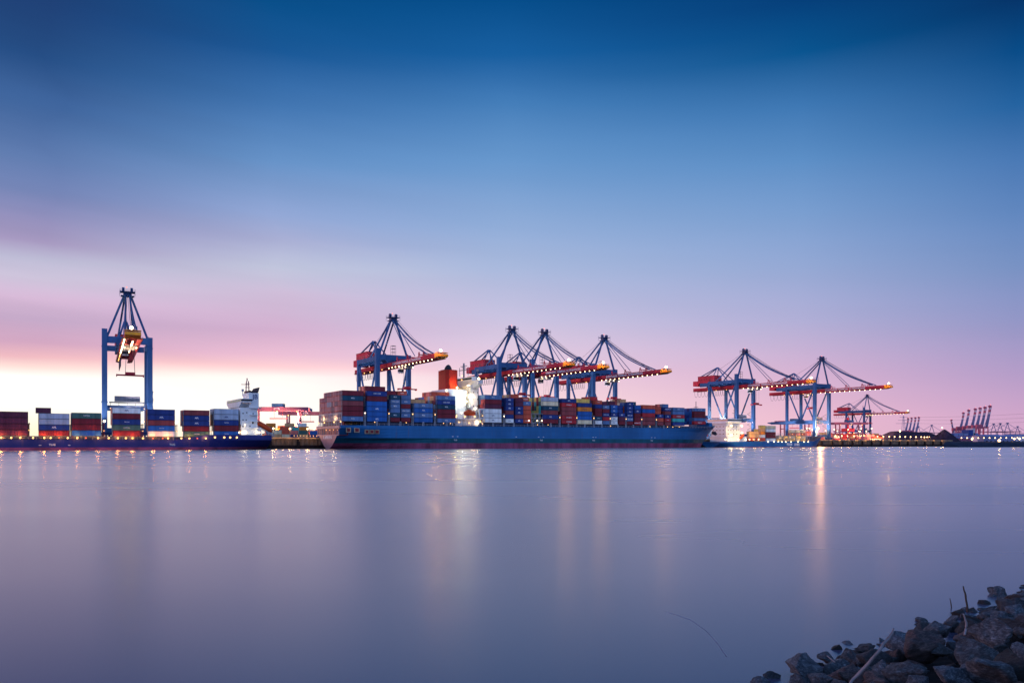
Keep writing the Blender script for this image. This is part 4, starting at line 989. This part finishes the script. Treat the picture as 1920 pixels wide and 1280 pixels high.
place_masts([(1901, 700, 'left of the paired lamps at the right edge above the embankment'), (1911, 705, 'right of the paired lamps at the right edge above the embankment'), (1822, 760, 'small orange lamp at the foot of the far red cranes')], .9, .9, 'lamp_flood', 'lamps above the embankment', 1800, (1, .45, .12))
place_masts([(1750 + i * 10.5, 1460 - i * 3, f'{ORD[i + 1]} lamp from the left in the far amber row below the raised cranes') for i in range(17)], 9, .95, 'lamp_flood', 'far amber lamp row', 0)
far_l = []
for i in range(64):
    px = random.choice([random.uniform(1735, 1790), random.uniform(1780, 1918), random.uniform(1785, 1918)]); far_l.append((px, random.uniform(1650, 2400), 'small warm light twinkling among the distant harbour cranes'))
place_masts(far_l, 12, 1.35, 'lamp_warm', 'small lights of the distant harbour')
place_masts([(px, random.uniform(620, 820), 'small yard light among the containers behind the quay') for px in [random.uniform(505, 600) for _ in range(34)] + [random.uniform(1290, 1365) for _ in range(10)] + [random.uniform(1480, 1640) for _ in range(18)]], 9, .42, 'lamp_white', 'small yard lights')
for px in range(1562, 1785, 16): point(Q(along(px, 41), 41, 7.2), 520, (1, .46, .13))  # added lights hanging before the wall to brighten its face
for px in (518, 530, 545, 560, 578, 590): point(Q(along(px, 41), 41, 7.4), 240, (1, .45, .14))
for px, Y, z, W in ((505, 560, 12, 9000), (530, 580, 12, 9000), (560, 580, 12, 9000), (590, 600, 12, 9000), (1335, 690, 14, 14000), (1350, 700, 14, 14000), (1500, 840, 18, 26000), (1580, 860, 16, 22000), (1610, 900, 16, 22000), (1640, 980, 16, 20000)):
    spot(at(px, Y - 30, z + 10), at(px, Y + 25, 6), W * 7, (1, .55, .32), 120, 1)
# trees of red and white conveyors / hopper on the right quay
def hopper(loc, lab):
    r = empty('ship_loader', loc, TH); b = MB()
    for x in (-6, 6):
        for y in (-5, 5): b.bar((x, y, 0), (x * .8, y * .8, 13), .7)
    b.box(-6, 6, -5, 5, 6.5, 7.2); b.build('support_frame', 'crane_red', r)
    b = MB(); b.box(-7, 7, -5, 5, 12, 16); b.build('machine_house', 'crane_red', r)
    b = MB(); b.bar((0, 0, 15), (0, 0, 30), 1.6); b.bar((-7, 0, 27), (9, 0, 20), .6); b.bar((-7, 0, 27), (0, 0, 30), .4); b.build('slewing_arm', 'crane_red', r)
    lamp(r, (5, -5.2, 10), .6, 'lamp_warm'); lamp(r, (-5, -5.2, 10), .6, 'lamp_warm'); tag(r, lab, 'ship loader'); return r
hopper(at(1590, 1000, 6.7), 'red slewing machine on legs behind the lamp row, left of small distant crane')

# ================================================================ FAR CRANES WITH RAISED BOOMS
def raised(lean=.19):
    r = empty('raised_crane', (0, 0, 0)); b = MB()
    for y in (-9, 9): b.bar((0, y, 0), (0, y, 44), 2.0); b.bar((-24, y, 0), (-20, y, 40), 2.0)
    b.box(-24, 1, -10, -8, 14, 16); b.box(-24, 1, 8, 10, 14, 16); b.build('portal_frame', 'haze_red', r)
    b = MB(); b.box(-27, 3, -3, 3, 40, 44); b.box(-26, -11, -4, 4, 44, 50); b.build('machinery_house', 'haze_red', r)
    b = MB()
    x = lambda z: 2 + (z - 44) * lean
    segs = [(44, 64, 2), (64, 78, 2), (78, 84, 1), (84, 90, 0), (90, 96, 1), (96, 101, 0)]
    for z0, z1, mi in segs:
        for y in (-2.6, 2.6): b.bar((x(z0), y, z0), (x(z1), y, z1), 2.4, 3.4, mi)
    b.bar((x(101) - 1, 0, 101), (x(101) - 5, 0, 98), 4.5, mi=0); b.build('boom', ['haze_red', 'haze_white', 'haze_blue'], r)
    b = MB(); b.bar((-1, -5, 44), (x(80), -2, 80), 1.1); b.bar((-1, 5, 44), (x(80), 2, 80), 1.1); b.build('mast', 'haze_blue', r)
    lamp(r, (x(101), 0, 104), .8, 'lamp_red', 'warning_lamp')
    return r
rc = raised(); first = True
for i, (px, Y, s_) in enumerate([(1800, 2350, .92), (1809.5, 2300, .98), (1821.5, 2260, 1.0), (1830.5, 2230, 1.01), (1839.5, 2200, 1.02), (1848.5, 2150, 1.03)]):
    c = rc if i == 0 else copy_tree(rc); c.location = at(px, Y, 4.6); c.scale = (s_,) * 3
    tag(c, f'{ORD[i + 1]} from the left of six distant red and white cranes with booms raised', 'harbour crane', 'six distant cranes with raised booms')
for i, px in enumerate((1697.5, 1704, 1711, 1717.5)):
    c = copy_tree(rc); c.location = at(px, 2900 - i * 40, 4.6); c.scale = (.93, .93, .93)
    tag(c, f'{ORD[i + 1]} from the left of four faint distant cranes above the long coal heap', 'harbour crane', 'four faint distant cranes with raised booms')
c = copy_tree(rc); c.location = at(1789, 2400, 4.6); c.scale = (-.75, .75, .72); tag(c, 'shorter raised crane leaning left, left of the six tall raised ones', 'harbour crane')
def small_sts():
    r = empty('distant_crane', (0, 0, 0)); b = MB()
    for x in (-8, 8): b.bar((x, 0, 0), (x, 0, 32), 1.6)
    b.box(-8, 8, -1, 1, 16, 18); b.build('portal_frame', 'haze_blue', r)
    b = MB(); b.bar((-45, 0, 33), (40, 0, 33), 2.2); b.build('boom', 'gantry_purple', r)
    b = MB(); b.bar((-8, 0, 33), (0, 0, 58), 1.3); b.bar((8, 0, 33), (0, 0, 58), 1.3); b.bar((0, 0, 58), (38, 0, 34), .8); b.bar((0, 0, 58), (-40, 0, 34), .8); b.box(-3, 3, -2, 2, 57, 59.5); b.build('mast', 'haze_blue', r)
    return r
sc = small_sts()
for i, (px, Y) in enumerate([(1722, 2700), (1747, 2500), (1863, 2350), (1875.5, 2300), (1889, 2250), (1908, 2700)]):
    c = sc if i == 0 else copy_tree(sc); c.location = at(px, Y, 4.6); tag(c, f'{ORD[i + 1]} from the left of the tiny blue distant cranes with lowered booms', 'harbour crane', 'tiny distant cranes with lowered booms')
def viaduct():
    r = empty('viaduct', at(1755, 1750, 4.6), 0); tag(r, 'low dark horizontal viaduct on piers crossing behind the coal cone', 'viaduct')
    x1 = at(2100, 1750).x - at(1755, 1750).x
    b = MB(); b.bar((0, 0, 13), (x1, -150, 20), 6, 2.4); b.build('road_deck', 'gantry_purple', r)
    me = MB().box(-1.2, 1.2, -2, 2, 0, 13).mesh('pier', 'haze_blue'); x = 10
    while x < x1: link('pier', me, r, (x, -150 * x / x1, 0)); x += 34
    return r
viaduct()
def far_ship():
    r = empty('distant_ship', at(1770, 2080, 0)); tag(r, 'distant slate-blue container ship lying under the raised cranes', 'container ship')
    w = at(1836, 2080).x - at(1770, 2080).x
    b = MB(); b.prism([(-8, 17), (4, 4), (w - 4, 4), (w, 17)], 'y', -18, 18); b.build('hull', 'haze_blue', r)
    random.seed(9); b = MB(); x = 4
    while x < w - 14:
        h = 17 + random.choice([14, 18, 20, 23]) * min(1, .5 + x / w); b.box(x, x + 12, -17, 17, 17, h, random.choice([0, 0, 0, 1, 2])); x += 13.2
    b.build('container_stacks', ['haze_blue', cm('slate'), cm('navy')], r); b = MB(); b.box(w * .72, w * .78, -17, 17, 17, 44); b.build('deckhouse', 'haze_white', r)
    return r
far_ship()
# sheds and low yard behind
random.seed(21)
for i, (px, Y, w, h, mat) in enumerate([(1868, 1500, 60, 12, 'haze_blue'), (1850, 1600, 50, 14, 'haze_white'), (1905, 1560, 44, 14, 'haze_white'), (1800, 1650, 70, 10, 'gantry_purple'), (1890, 1800, 90, 12, 'gantry_purple'), (1830, 1780, 60, 12, 'haze_blue'), (1745, 1700, 50, 10, 'gantry_purple')]):
    r = empty('warehouse', at(px, Y, 4.6), 0); b = MB(); b.box(-w / 2, w / 2, -10, 10, 0, h); b.build('wall', mat, r); b = MB(); b.prism([(-10.4, h), (10.4, h), (0, h + 3)], 'x', -w / 2 - .5, w / 2 + .5); b.build('roof', 'haze_blue', r)
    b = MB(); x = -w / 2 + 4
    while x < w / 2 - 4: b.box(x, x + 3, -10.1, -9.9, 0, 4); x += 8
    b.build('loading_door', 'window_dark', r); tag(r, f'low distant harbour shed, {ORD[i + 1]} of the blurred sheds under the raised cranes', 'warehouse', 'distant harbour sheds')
# power pylon and lines
def pylon(loc, h, lab):
    r = empty('power_pylon', loc); b = MB()
    for sx in (-1, 1):
        for sy in (-1, 1): b.bar((sx * h * .09, sy * h * .09, 0), (sx * .8, sy * .8, h), .5, w2=.3)
    for k in range(8):
        z0 = h * k / 8; z1 = h * (k + 1) / 8; w0 = h * .09 * (1 - k / 8) + .8; w1 = h * .09 * (1 - (k + 1) / 8) + .8
        b.bar((-w0, -w0, z0), (w1, -w1, z1), .3); b.bar((w0, -w0, z0), (-w1, -w1, z1), .3)
    b.build('lattice_tower', 'haze_blue', r); b = MB()
    for z, w in ((.72, .28), (.84, .2), (.96, .14)): b.bar((-h * w, 0, h * z), (h * w, 0, h * z), .7)
    b.build('cross_arm', 'haze_blue', r); tag(r, lab, 'pylon'); return r
pylon(at(1694, 2050, 4.6), 72, 'faint lattice power pylon left of the four distant raised cranes')
pr = empty('power_line', at(1694, 2050, 4.6)); tag(pr, 'thin power lines sagging from the faint pylon past the raised cranes to the right', 'power line')
for z0, z1 in ((69, 96), (61, 84), (53, 72)):
    b = MB(); w = at(2300, 1500).x - at(1694, 2050).x
    pts = [(w * t, -500 * t, z0 + (z1 - z0) * t - 26 * 4 * t * (1 - t) * .5) for t in [k / 20 for k in range(21)]]; b.tube(pts, .16, 4); b.build('cable', 'cable', pr)

# ================================================================ FOREGROUND: RIPRAP BANK
SH0 = Vector((3.15, 10.72, 0)); SD = Vector((.765, .644, 0)); SN = Vector((.644, -.765, 0))
def bz(d): return -.20 + .24 * d if d < 3 else .52 + .33 * (d - 3)
def bp(s, d): v = SH0 + SD * s + SN * d; return Vector((v.x, v.y, bz(d)))
def bank():
    b = MB(); ns, nd = 60, 24; vs = []
    for j in range(nd + 1):
        for i in range(ns + 1):
            s_ = -12 + 40 * i / ns; d = -2.5 + 14 * j / nd; v = bp(s_, d); v.z -= .12; v.z += .08 * noise.noise(v * 1.3); vs.append(v)
    b.add(vs, [(j * (ns + 1) + i, j * (ns + 1) + i + 1, (j + 1) * (ns + 1) + i + 1, (j + 1) * (ns + 1) + i) for j in range(nd) for i in range(ns)])
    struct('riverbank', b, paint('bank_mud', (.008, .008, .012), .95, 0, .4, 2, .5, streak=False))
bank()
def rock_mat(name, c1, c2, c3):
    m = bpy.data.materials.new(name); m.use_nodes = True; nt = m.node_tree; N = nt.nodes; L = nt.links; b = N['Principled BSDF']
    tc = N.new('ShaderNodeTexCoord'); n1 = N.new('ShaderNodeTexNoise'); n1.inputs['Scale'].default_value = 5.5; n1.inputs['Detail'].default_value = 9; n1.inputs['Roughness'].default_value = .7
    mp = N.new('ShaderNodeMapping'); mp.inputs['Scale'].default_value = (1.4, 1.4, 9); mp.inputs['Rotation'].default_value = (.4, .3, 0)
    n2 = N.new('ShaderNodeTexNoise'); n2.inputs['Scale'].default_value = 5; n2.inputs['Detail'].default_value = 8; n2.inputs['Roughness'].default_value = .75
    L.new(tc.outputs['Object'], n1.inputs['Vector']); L.new(tc.outputs['Object'], mp.inputs[0]); L.new(mp.outputs[0], n2.inputs['Vector'])
    r1 = N.new('ShaderNodeValToRGB'); e = r1.color_ramp.elements; e[0].position = .40; e[0].color = (*c1, 1); e[1].position = .60; e[1].color = (*c3, 1); k = e.new(.5); k.color = (*c2, 1)
    mx = N.new('ShaderNodeMix'); mx.data_type = 'FLOAT'; mx.inputs[0].default_value = .55; L.new(n1.outputs['Fac'], mx.inputs[2]); L.new(n2.outputs['Fac'], mx.inputs[3]); L.new(mx.outputs[0], r1.inputs[0])
    oi = N.new('ShaderNodeObjectInfo'); mr = N.new('ShaderNodeMapRange'); mr.inputs['To Min'].default_value = .38; mr.inputs['To Max'].default_value = 1.15; L.new(oi.outputs['Random'], mr.inputs[0])
    hs = N.new('ShaderNodeHueSaturation'); L.new(mr.outputs[0], hs.inputs['Value']); L.new(r1.outputs[0], hs.inputs['Color']); L.new(hs.outputs[0], b.inputs['Base Color'])
    b.inputs['Roughness'].default_value = .62; b.inputs['Specular IOR Level'].default_value = .4
    bu = N.new('ShaderNodeBump'); bu.inputs['Strength'].default_value = 1.0; bu.inputs['Distance'].default_value = .09; L.new(mx.outputs[0], bu.inputs['Height']); L.new(bu.outputs[0], b.inputs['Normal'])
    MATS[name] = m
rock_mat('rock_slate', (.016, .024, .040), (.045, .065, .10), (.20, .24, .31))
rock_mat('rock_brown', (.020, .015, .024), (.055, .040, .055), (.20, .14, .15))
rock_mat('rock_dark', (.008, .010, .018), (.022, .028, .045), (.06, .07, .09))
def rock_mesh(seed, mat):
    rn = random.Random(seed); bm = bmesh.new()
    ax = (1, rn.uniform(.6, .85), rn.uniform(.42, .68))
    for i in range(rn.randint(11, 16)):
        v = Vector((rn.gauss(0, 1), rn.gauss(0, 1), rn.gauss(0, 1))).normalized() * rn.uniform(.85, 1.05); bm.verts.new((v.x * ax[0], v.y * ax[1], v.z * ax[2]))
    r = bmesh.ops.convex_hull(bm, input=bm.verts); bmesh.ops.delete(bm, geom=[g for g in r['geom_interior'] if isinstance(g, bmesh.types.BMVert)], context='VERTS') if r['geom_interior'] else None
    bmesh.ops.bevel(bm, geom=list(bm.edges) + list(bm.verts), offset=.035, segments=1, affect='EDGES', profile=.6)
    bmesh.ops.triangulate(bm, faces=bm.faces)
    for _ in range(3):
        le = [e for e in bm.edges if e.calc_length() > .13]
        if le: bmesh.ops.subdivide_edges(bm, edges=le, cuts=1); bmesh.ops.triangulate(bm, faces=bm.faces)
    bm.normal_update(); off = Vector((seed * 3.1, 0, 0))
    for v in bm.verts:
        p_ = v.co.copy(); n_ = noise.noise(p_ * 2.2 + off) * .06 + noise.noise(p_ * 6 + off) * .045 + abs(noise.noise(Vector((p_.x * 2, p_.y * 2, p_.z * 11)) + off)) * -.045
        v.co += v.normal * n_
    me = bpy.data.meshes.new('rock'); bm.to_mesh(me); bm.free(); me.materials.append(M(mat))
    me.polygons.foreach_set('use_smooth', [True] * len(me.polygons)); me.update()
    return me
RM = [rock_mesh(i, ['rock_slate', 'rock_slate', 'rock_dark', 'rock_slate', 'rock_brown', 'rock_slate'][i % 6]) for i in range(18)]
random.seed(31)
def rock(v, size, rz, i, lab, grp=None, tilt=.35, sz=1.0):
    o = link('rock', RM[i % len(RM)], None, v, (random.uniform(-tilt, tilt), random.uniform(-tilt, tilt), rz)); o.scale = (size, size, size * sz); tag(o, lab, 'rock', grp); return o
def gp(px, py, z):     # a point on the bank seen at this photo position, at height z
    Y = (HC - z) * F / (py - YH); return Vector(((px - CX) / F * Y, Y, z))
hero = [(1448, 1268, .02, .20, 1, 'small rounded boulder alone at the lower left tip of the rock bank'), (1505, 1250, .20, .42, 0, 'tall pointed grey boulder near the left tip of the rock bank'),
        (1545, 1232, .12, .27, 3, 'brownish boulder behind the tall pointed one at left of bank'), (1566, 1213, .0, .18, 2, 'low dark rock at the water edge above the left boulders'),
        (1582, 1258, .3, .42, 4, 'broad pale slate boulder right of the tall pointed one'), (1600, 1232, .2, .30, 6, 'flat rock at the waterline left of the long branch'),
        (1622, 1215, .15, .24, 7, 'rust-tinged rock on the waterline just left of the long branch'), (1648, 1272, .5, .38, 10, 'blue-grey boulder at the lower edge beneath the long branch'),
        (1685, 1200, .3, .40, 12, 'large rock behind the upper end of the long pale branch'), (1725, 1212, .55, .62, 16, 'largest broad boulder in the middle of the bank'),
        (1700, 1262, .62, .40, 9, 'pale layered boulder under the largest middle one'), (1728, 1163, -.02, .20, 3, 'dark flat rock lying in the water left of the bank'),
        (1722, 1171, -.04, .20, 14, 'second dark rock awash beside the flat one'), (1760, 1180, .3, .36, 13, 'rock with light top at waterline below the thin stem'),
        (1797, 1150, .02, .27, 8, 'dark rock at the waterline under the thin upright stem'), (1822, 1160, .15, .3, 2, 'slate rock just right of the thin upright stem'),
        (1830, 1225, .8, .55, 5, 'large brown boulder right of the middle of the bank'), (1788, 1268, .85, .34, 11, 'brown boulder at the lower edge right of centre of bank'),
        (1872, 1188, .65, .58, 1, 'big boulder with deep shadow beneath near the right edge'), (1865, 1262, .95, .52, 7, 'very large dark boulder at the bottom right of the picture'),
        (1912, 1250, 1.0, .45, 2, 'reddish boulder touching the bottom right corner'), (1895, 1140, .3, .55, 14, 'broad brown boulder highest on the right edge of the bank'),
        (1878, 1112, .0, .36, 6, 'long flat rock in the water at the top right of bank'), (1916, 1118, .1, .33, 9, 'dark rock touching the right edge above the others'),
        (1473, 1217, -.1, .13, 3, 'tiny dark rock tip alone in the misty water left of bank'), (1765, 1215, .6, .3, 15, 'medium rock between the middle boulder and the brown one'),
        (1812, 1190, .4, .33, 10, 'blue-toned rock beneath the short curved pale branch'), (1850, 1150, .2, .33, 17, 'grey rock left of the broad brown boulder on the right'), (1640, 1235, .35, .34, 8, 'dark rock under the lower half of the long pale branch'),
        (1540, 1272, .3, .24, 9, 'small grey rock at the bottom edge between the left boulders'), (1616, 1268, .45, .26, 2, 'small brown rock at bottom edge left of the long branch')]
placed = []
for px, py, z, sz, mi, lab in hero:
    sz *= .80; v = gp(px, py + 2, z * .74); rock(v, sz, random.uniform(0, 6.28), mi, lab); placed.append((v, sz))
n_f = 0; tries = 0
while n_f < 262 and tries < 22000:
    tries += 1
    s_ = random.uniform(-3.2, 13.5); d = random.uniform(-.25, 4.6) if tries % 3 else random.uniform(-.25, 1.6); v = bp(s_, d); sz = random.choice([random.uniform(.11, .19), random.uniform(.16, .30)]) * (1 if d > .5 else .7)
    px = CX + F * v.x / v.y; py = YH + (HC - v.z) * F / v.y
    if not (1380 < px < 1975 and py < 1330): continue
    if any((v - p2).length < (sz + s2) * .40 for p2, s2 in placed): continue
    v.z += sz * random.uniform(.05, .35); placed.append((v, sz)); n_f += 1
    rock(v, sz, random.uniform(0, 6.28), random.randrange(len(RM)), 'angular grey stone wedged among the larger boulders of the bank', 'smaller stones of the rock bank', .6)

def stick(name, pts, rs, mat, lab, cat='branch'):
    b = MB(); out = []; rr = []
    for i in range(len(pts) - 1):
        a, c_ = Vector(pts[i]), Vector(pts[i + 1])
        for k in range(4):
            t = k / 4; v = a.lerp(c_, t); out.append(v + Vector((noise.noise(v * 9), noise.noise(v * 9 + Vector((5, 0, 0))), noise.noise(v * 7))) * .012); rr.append((rs[i] + (rs[i + 1] - rs[i]) * t) * (1 + .2 * noise.noise(v * 30)))
    out.append(Vector(pts[-1])); rr.append(rs[-1]); b.tube(out, rr, 7); o = b.build(name, mat, None, True); tag(o, lab, cat); return o
paint('driftwood', (.25, .23, .27), .7, 0, .3, 3, .3); paint('dark_wood', (.07, .055, .05), .8, 0, .3, 3, .3)
Yb = 11.9
def sp(px, py, Y): return Vector(((px - CX) / F * Y, Y, zy(py, Y)))
stick('branch', [sp(1590, 1290, 9.1), sp(1600, 1272, 9.2), sp(1624, 1248, 9.15), sp(1645, 1222, 9.1), sp(1657, 1206, 9.2), sp(1669, 1194, 9.4), sp(1674, 1187, 9.45), sp(1676, 1177, 9.5)], [.018, .020, .020, .019, .017, .015, .013, .009], 'driftwood', 'long pale bleached driftwood branch leaning up across the rocks')
stick('branch', [sp(1808, 1190, 10.9), sp(1811, 1178, 11), sp(1812, 1166, 11), sp(1809, 1157, 11), sp(1806, 1150, 11)], [.014, .017, .015, .012, .009], 'driftwood', 'short curved pale branch standing on the rocks below the thin stem')
stick('stem', [sp(1815, 1152, 14.6), sp(1813, 1130, 14.6), sp(1810, 1113, 14.6), sp(1806, 1098, 14.6)], [.02, .018, .016, .01], 'dark_wood', 'thin dark upright plant stem rising from the waterline rocks', 'stem')
stick('stem', [sp(1784, 1139, 15), sp(1783, 1130, 15), sp(1781, 1121, 15)], [.012, .01, .006], 'dark_wood', 'very thin short stem standing in the water left of the dark one', 'stem')
stick('twig', [sp(1550, 1285, 9.9), sp(1546, 1276, 9.9), sp(1544, 1268, 9.9)], [.012, .010, .006], 'driftwood', 'tiny pale forked twig at the bottom edge near the left boulders', 'twig')
stick('twig', [sp(1551, 1228, 10.2), sp(1559, 1234, 10.1), sp(1566, 1241, 10.05)], [.006, .008, .006], 'driftwood', 'short thin grey twig lying on the brownish left boulder', 'twig')

paint('reed', (.22, .20, .31), .8, 0, .2, 3)
stick('reed', [sp(1362, 1230, 10.4), sp(1346, 1206, 10.4), sp(1322, 1180, 10.4), sp(1292, 1160, 10.4), sp(1250, 1147, 10.4)], [.005, .0045, .004, .0035, .002], 'reed', 'faint thin arched reed leaning over the open water left of the rocks', 'reed')
# ================================================================ SKY
w = bpy.data.worlds.new('World'); scn.world = w; w.use_nodes = True
nt = w.node_tree; N = nt.nodes; L = nt.links; N.clear()
def node(t, **k):
    n = N.new(t)
    for a, b_ in k.items(): setattr(n, a, b_)
    return n
def math_(op, a, b_=None, clamp=False):
    n = node('ShaderNodeMath', operation=op, use_clamp=clamp)
    for i, x in enumerate((a, b_)):
        if x is None: continue
        if isinstance(x, (int, float)): n.inputs[i].default_value = x
        else: L.new(x, n.inputs[i])
    return n.outputs[0]
tc = node('ShaderNodeTexCoord'); sx = node('ShaderNodeSeparateXYZ'); L.new(tc.outputs['Generated'], sx.inputs[0])
X_, Y_, Z_ = sx.outputs
az = math_('ARCTAN2', X_, Y_)          # 0 straight ahead, negative to the left
zabs = math_('ABSOLUTE', Z_)
# long streaky cloud noise
cmb = node('ShaderNodeCombineXYZ'); el = math_('MULTIPLY', zabs, 9.0); tilt_ = math_('MULTIPLY', az, .8)
L.new(math_('MULTIPLY', az, .9), cmb.inputs[0]); L.new(math_('ADD', el, tilt_), cmb.inputs[1])
nz = node('ShaderNodeTexNoise'); nz.inputs['Scale'].default_value = 1.6; nz.inputs['Detail'].default_value = 5; nz.inputs['Roughness'].default_value = .5; L.new(cmb.outputs[0], nz.inputs['Vector'])
warp = math_('MULTIPLY', math_('SUBTRACT', nz.outputs['Fac'], .5), .022)
zw = math_('ADD', zabs, warp)
def ramp(stops, src):
    r = node('ShaderNodeValToRGB'); r.color_ramp.interpolation = 'EASE' if False else 'LINEAR'; e = r.color_ramp.elements
    pos = [p for p, _ in stops]
    for i, (p, c) in enumerate(stops):
        k = e[i] if i < 2 else e.new(p)
        k.position = p; k.color = (*lin([x / 255 for x in c]), 1)
    L.new(math_('MULTIPLY', src, 1.6), r.inputs[0]); return r.outputs[0]
S = lambda lst: [(p * 1.6, c) for p, c in lst]
def colm(px, lst, hi=(0, 40, 92)):
    d_ = math.hypot(px - CX, F); out = [(max(0, (YH - y)) / math.hypot(d_, YH - y), c) for y, c in sorted(lst, key=lambda q: -q[0])]
    return S(out + [(.62, hi)])
left = ramp(colm(60, [(0, (27, 62, 116)), (100, (34, 76, 132)), (200, (62, 100, 156)), (300, (96, 124, 176)), (360, (118, 134, 184)), (410, (146, 142, 186)), (450, (166, 152, 192)), (484, (188, 186, 212)), (520, (206, 196, 220)), (562, (214, 184, 214)),
                      (600, (196, 168, 200)), (638, (210, 166, 194)), (664, (242, 188, 196)), (684, (255, 226, 218)), (700, (255, 253, 247)), (765, (255, 253, 243)), (815, (255, 240, 205))]), zw)
midl = ramp(colm(500, [(0, (2, 78, 138)), (100, (22, 88, 152)), (200, (66, 118, 178)), (300, (102, 146, 200)), (400, (146, 166, 212)), (450, (170, 176, 214)), (500, (196, 200, 224)), (550, (208, 190, 218)), (620, (210, 174, 206)), (665, (234, 188, 210)),
                       (688, (254, 208, 212)), (706, (255, 243, 238)), (770, (255, 250, 240)), (820, (255, 238, 220))]), zw)
mid = ramp(colm(960, [(0, (0, 76, 138)), (100, (20, 94, 160)), (200, (68, 126, 186)), (300, (102, 150, 204)), (400, (136, 168, 214)), (500, (168, 184, 220)), (600, (202, 194, 224)), (700, (240, 206, 224)), (770, (255, 224, 224)), (825, (255, 232, 224))]), zw)
rmid = ramp(colm(1500, [(0, (0, 62, 122)), (100, (4, 84, 144)), (200, (62, 120, 180)), (300, (92, 142, 198)), (400, (122, 158, 208)), (500, (148, 168, 212)), (600, (176, 174, 214)), (700, (214, 178, 210)), (780, (236, 188, 210)), (825, (240, 192, 208))]), zabs)
rgt = ramp(colm(1890, [(0, (0, 50, 104)), (100, (2, 74, 134)), (200, (34, 98, 160)), (300, (72, 120, 180)), (400, (96, 134, 190)), (500, (120, 146, 196)), (600, (146, 150, 198)), (700, (180, 156, 200)), (780, (208, 166, 202)), (825, (212, 168, 200))]), zabs)
back = ramp(S([(0, (178, 186, 232)), (.25, (186, 200, 245)), (.6, (132, 178, 240))]), zabs)
def mixc(f, a, b_):
    m = node('ShaderNodeMix', data_type='RGBA'); 
    if isinstance(f, float): m.inputs[0].default_value = f
    else: L.new(f, m.inputs[0])
    L.new(a, m.inputs[6]); L.new(b_, m.inputs[7]); return m.outputs[2]
def sstep(src, a, b_):
    m = node('ShaderNodeMapRange', interpolation_type='SMOOTHSTEP'); m.inputs[1].default_value = a; m.inputs[2].default_value = b_; L.new(src, m.inputs[0]); return m.outputs[0]
azw = math_('ADD', az, math_('MULTIPLY', math_('SUBTRACT', nz.outputs['Fac'], .5), .12))
def lstep(src, a, b_):
    m = node('ShaderNodeMapRange'); m.inputs[1].default_value = a; m.inputs[2].default_value = b_; L.new(src, m.inputs[0]); return m.outputs[0]
c1 = mixc(lstep(azw, -.02, -.30), mid, midl); c1 = mixc(lstep(azw, -.30, -.54), c1, left)
c2 = mixc(lstep(az, .0, .36), c1, rmid); c2 = mixc(lstep(az, .36, .58), c2, rgt)
backf = sstep(Y_, .35, -.35)
bk = node('ShaderNodeVectorMath', operation='SCALE'); L.new(back, bk.inputs[0]); bk.inputs[3].default_value = 1.42; back = bk.outputs[0]
c3 = mixc(backf, c2, back)
# soft streak contrast in the clouds, strongest to the left
stk = node('ShaderNodeTexNoise'); stk.inputs['Scale'].default_value = 2.6; stk.inputs['Detail'].default_value = 6; cmb2 = node('ShaderNodeCombineXYZ')
L.new(math_('MULTIPLY', az, .8), cmb2.inputs[0]); L.new(math_('ADD', math_('MULTIPLY', zabs, 11.0), math_('MULTIPLY', az, .7)), cmb2.inputs[1]); cmb2.inputs[2].default_value = 4.2; L.new(cmb2.outputs[0], stk.inputs['Vector'])
amp = math_('ADD', .06, math_('MULTIPLY', sstep(az, .1, -.6), .17))
fac = math_('ADD', 1.0, math_('MULTIPLY', math_('SUBTRACT', stk.outputs['Fac'], .5), amp))
gl_ = math_('MULTIPLY', sstep(az, .02, -.30), sstep(zw, .105, .065)); fac = math_('MULTIPLY', fac, math_('ADD', 1.0, math_('MULTIPLY', gl_, .14)))
vm = node('ShaderNodeVectorMath', operation='SCALE'); L.new(c3, vm.inputs[0]); L.new(fac, vm.inputs[3])
sky = node('ShaderNodeTexSky', sky_type='NISHITA'); sky.sun_disc = False; sky.sun_elevation = R(2); sky.sun_rotation = R(-75); sky.altitude = 0
bg = node('ShaderNodeBackground'); L.new(vm.outputs[0], bg.inputs[0]); bg.inputs[1].default_value = 1.0
bg2 = node('ShaderNodeBackground'); L.new(sky.outputs[0], bg2.inputs[0]); bg2.inputs[1].default_value = .004
ad = node('ShaderNodeAddShader'); L.new(bg.outputs[0], ad.inputs[0]); L.new(bg2.outputs[0], ad.inputs[1])
wo = node('ShaderNodeOutputWorld'); L.new(ad.outputs[0], wo.inputs[0])
# low warm after-glow from the left
sl = bpy.data.lights.new('sun', 'SUN'); sl.energy = 1.5; sl.angle = R(14); sl.color = (1, .43, .36)
so = bpy.data.objects.new('sun', sl); col.objects.link(so)
d = Vector((-math.sin(R(78)), math.cos(R(78)), math.tan(R(5)))).normalized(); so.rotation_euler = d.to_track_quat('Z', 'Y').to_euler()

# ================================================================ CAMERA
cd = bpy.data.cameras.new('camera'); co = bpy.data.objects.new('camera', cd); col.objects.link(co); scn.camera = co
co.location = (0, 0, HC); co.rotation_euler = (R(90), 0, 0); cd.sensor_width = 36; cd.lens = 36 * F / 1920; cd.shift_y = (YH - 640) / 1920; cd.clip_end = 20000; cd.clip_start = .1
scn.view_settings.view_transform = 'Standard'; scn.view_settings.look = 'None'; scn.view_settings.exposure = 0
scn.render.engine = 'CYCLES'; cy = scn.cycles; cy.use_denoising = True; cy.sample_clamp_indirect = 4; cy.sample_clamp_direct = 0; cy.max_bounces = 6; cy.caustics_reflective = False; cy.caustics_refractive = False
print('objects', len(bpy.data.objects), 'lights', NL)
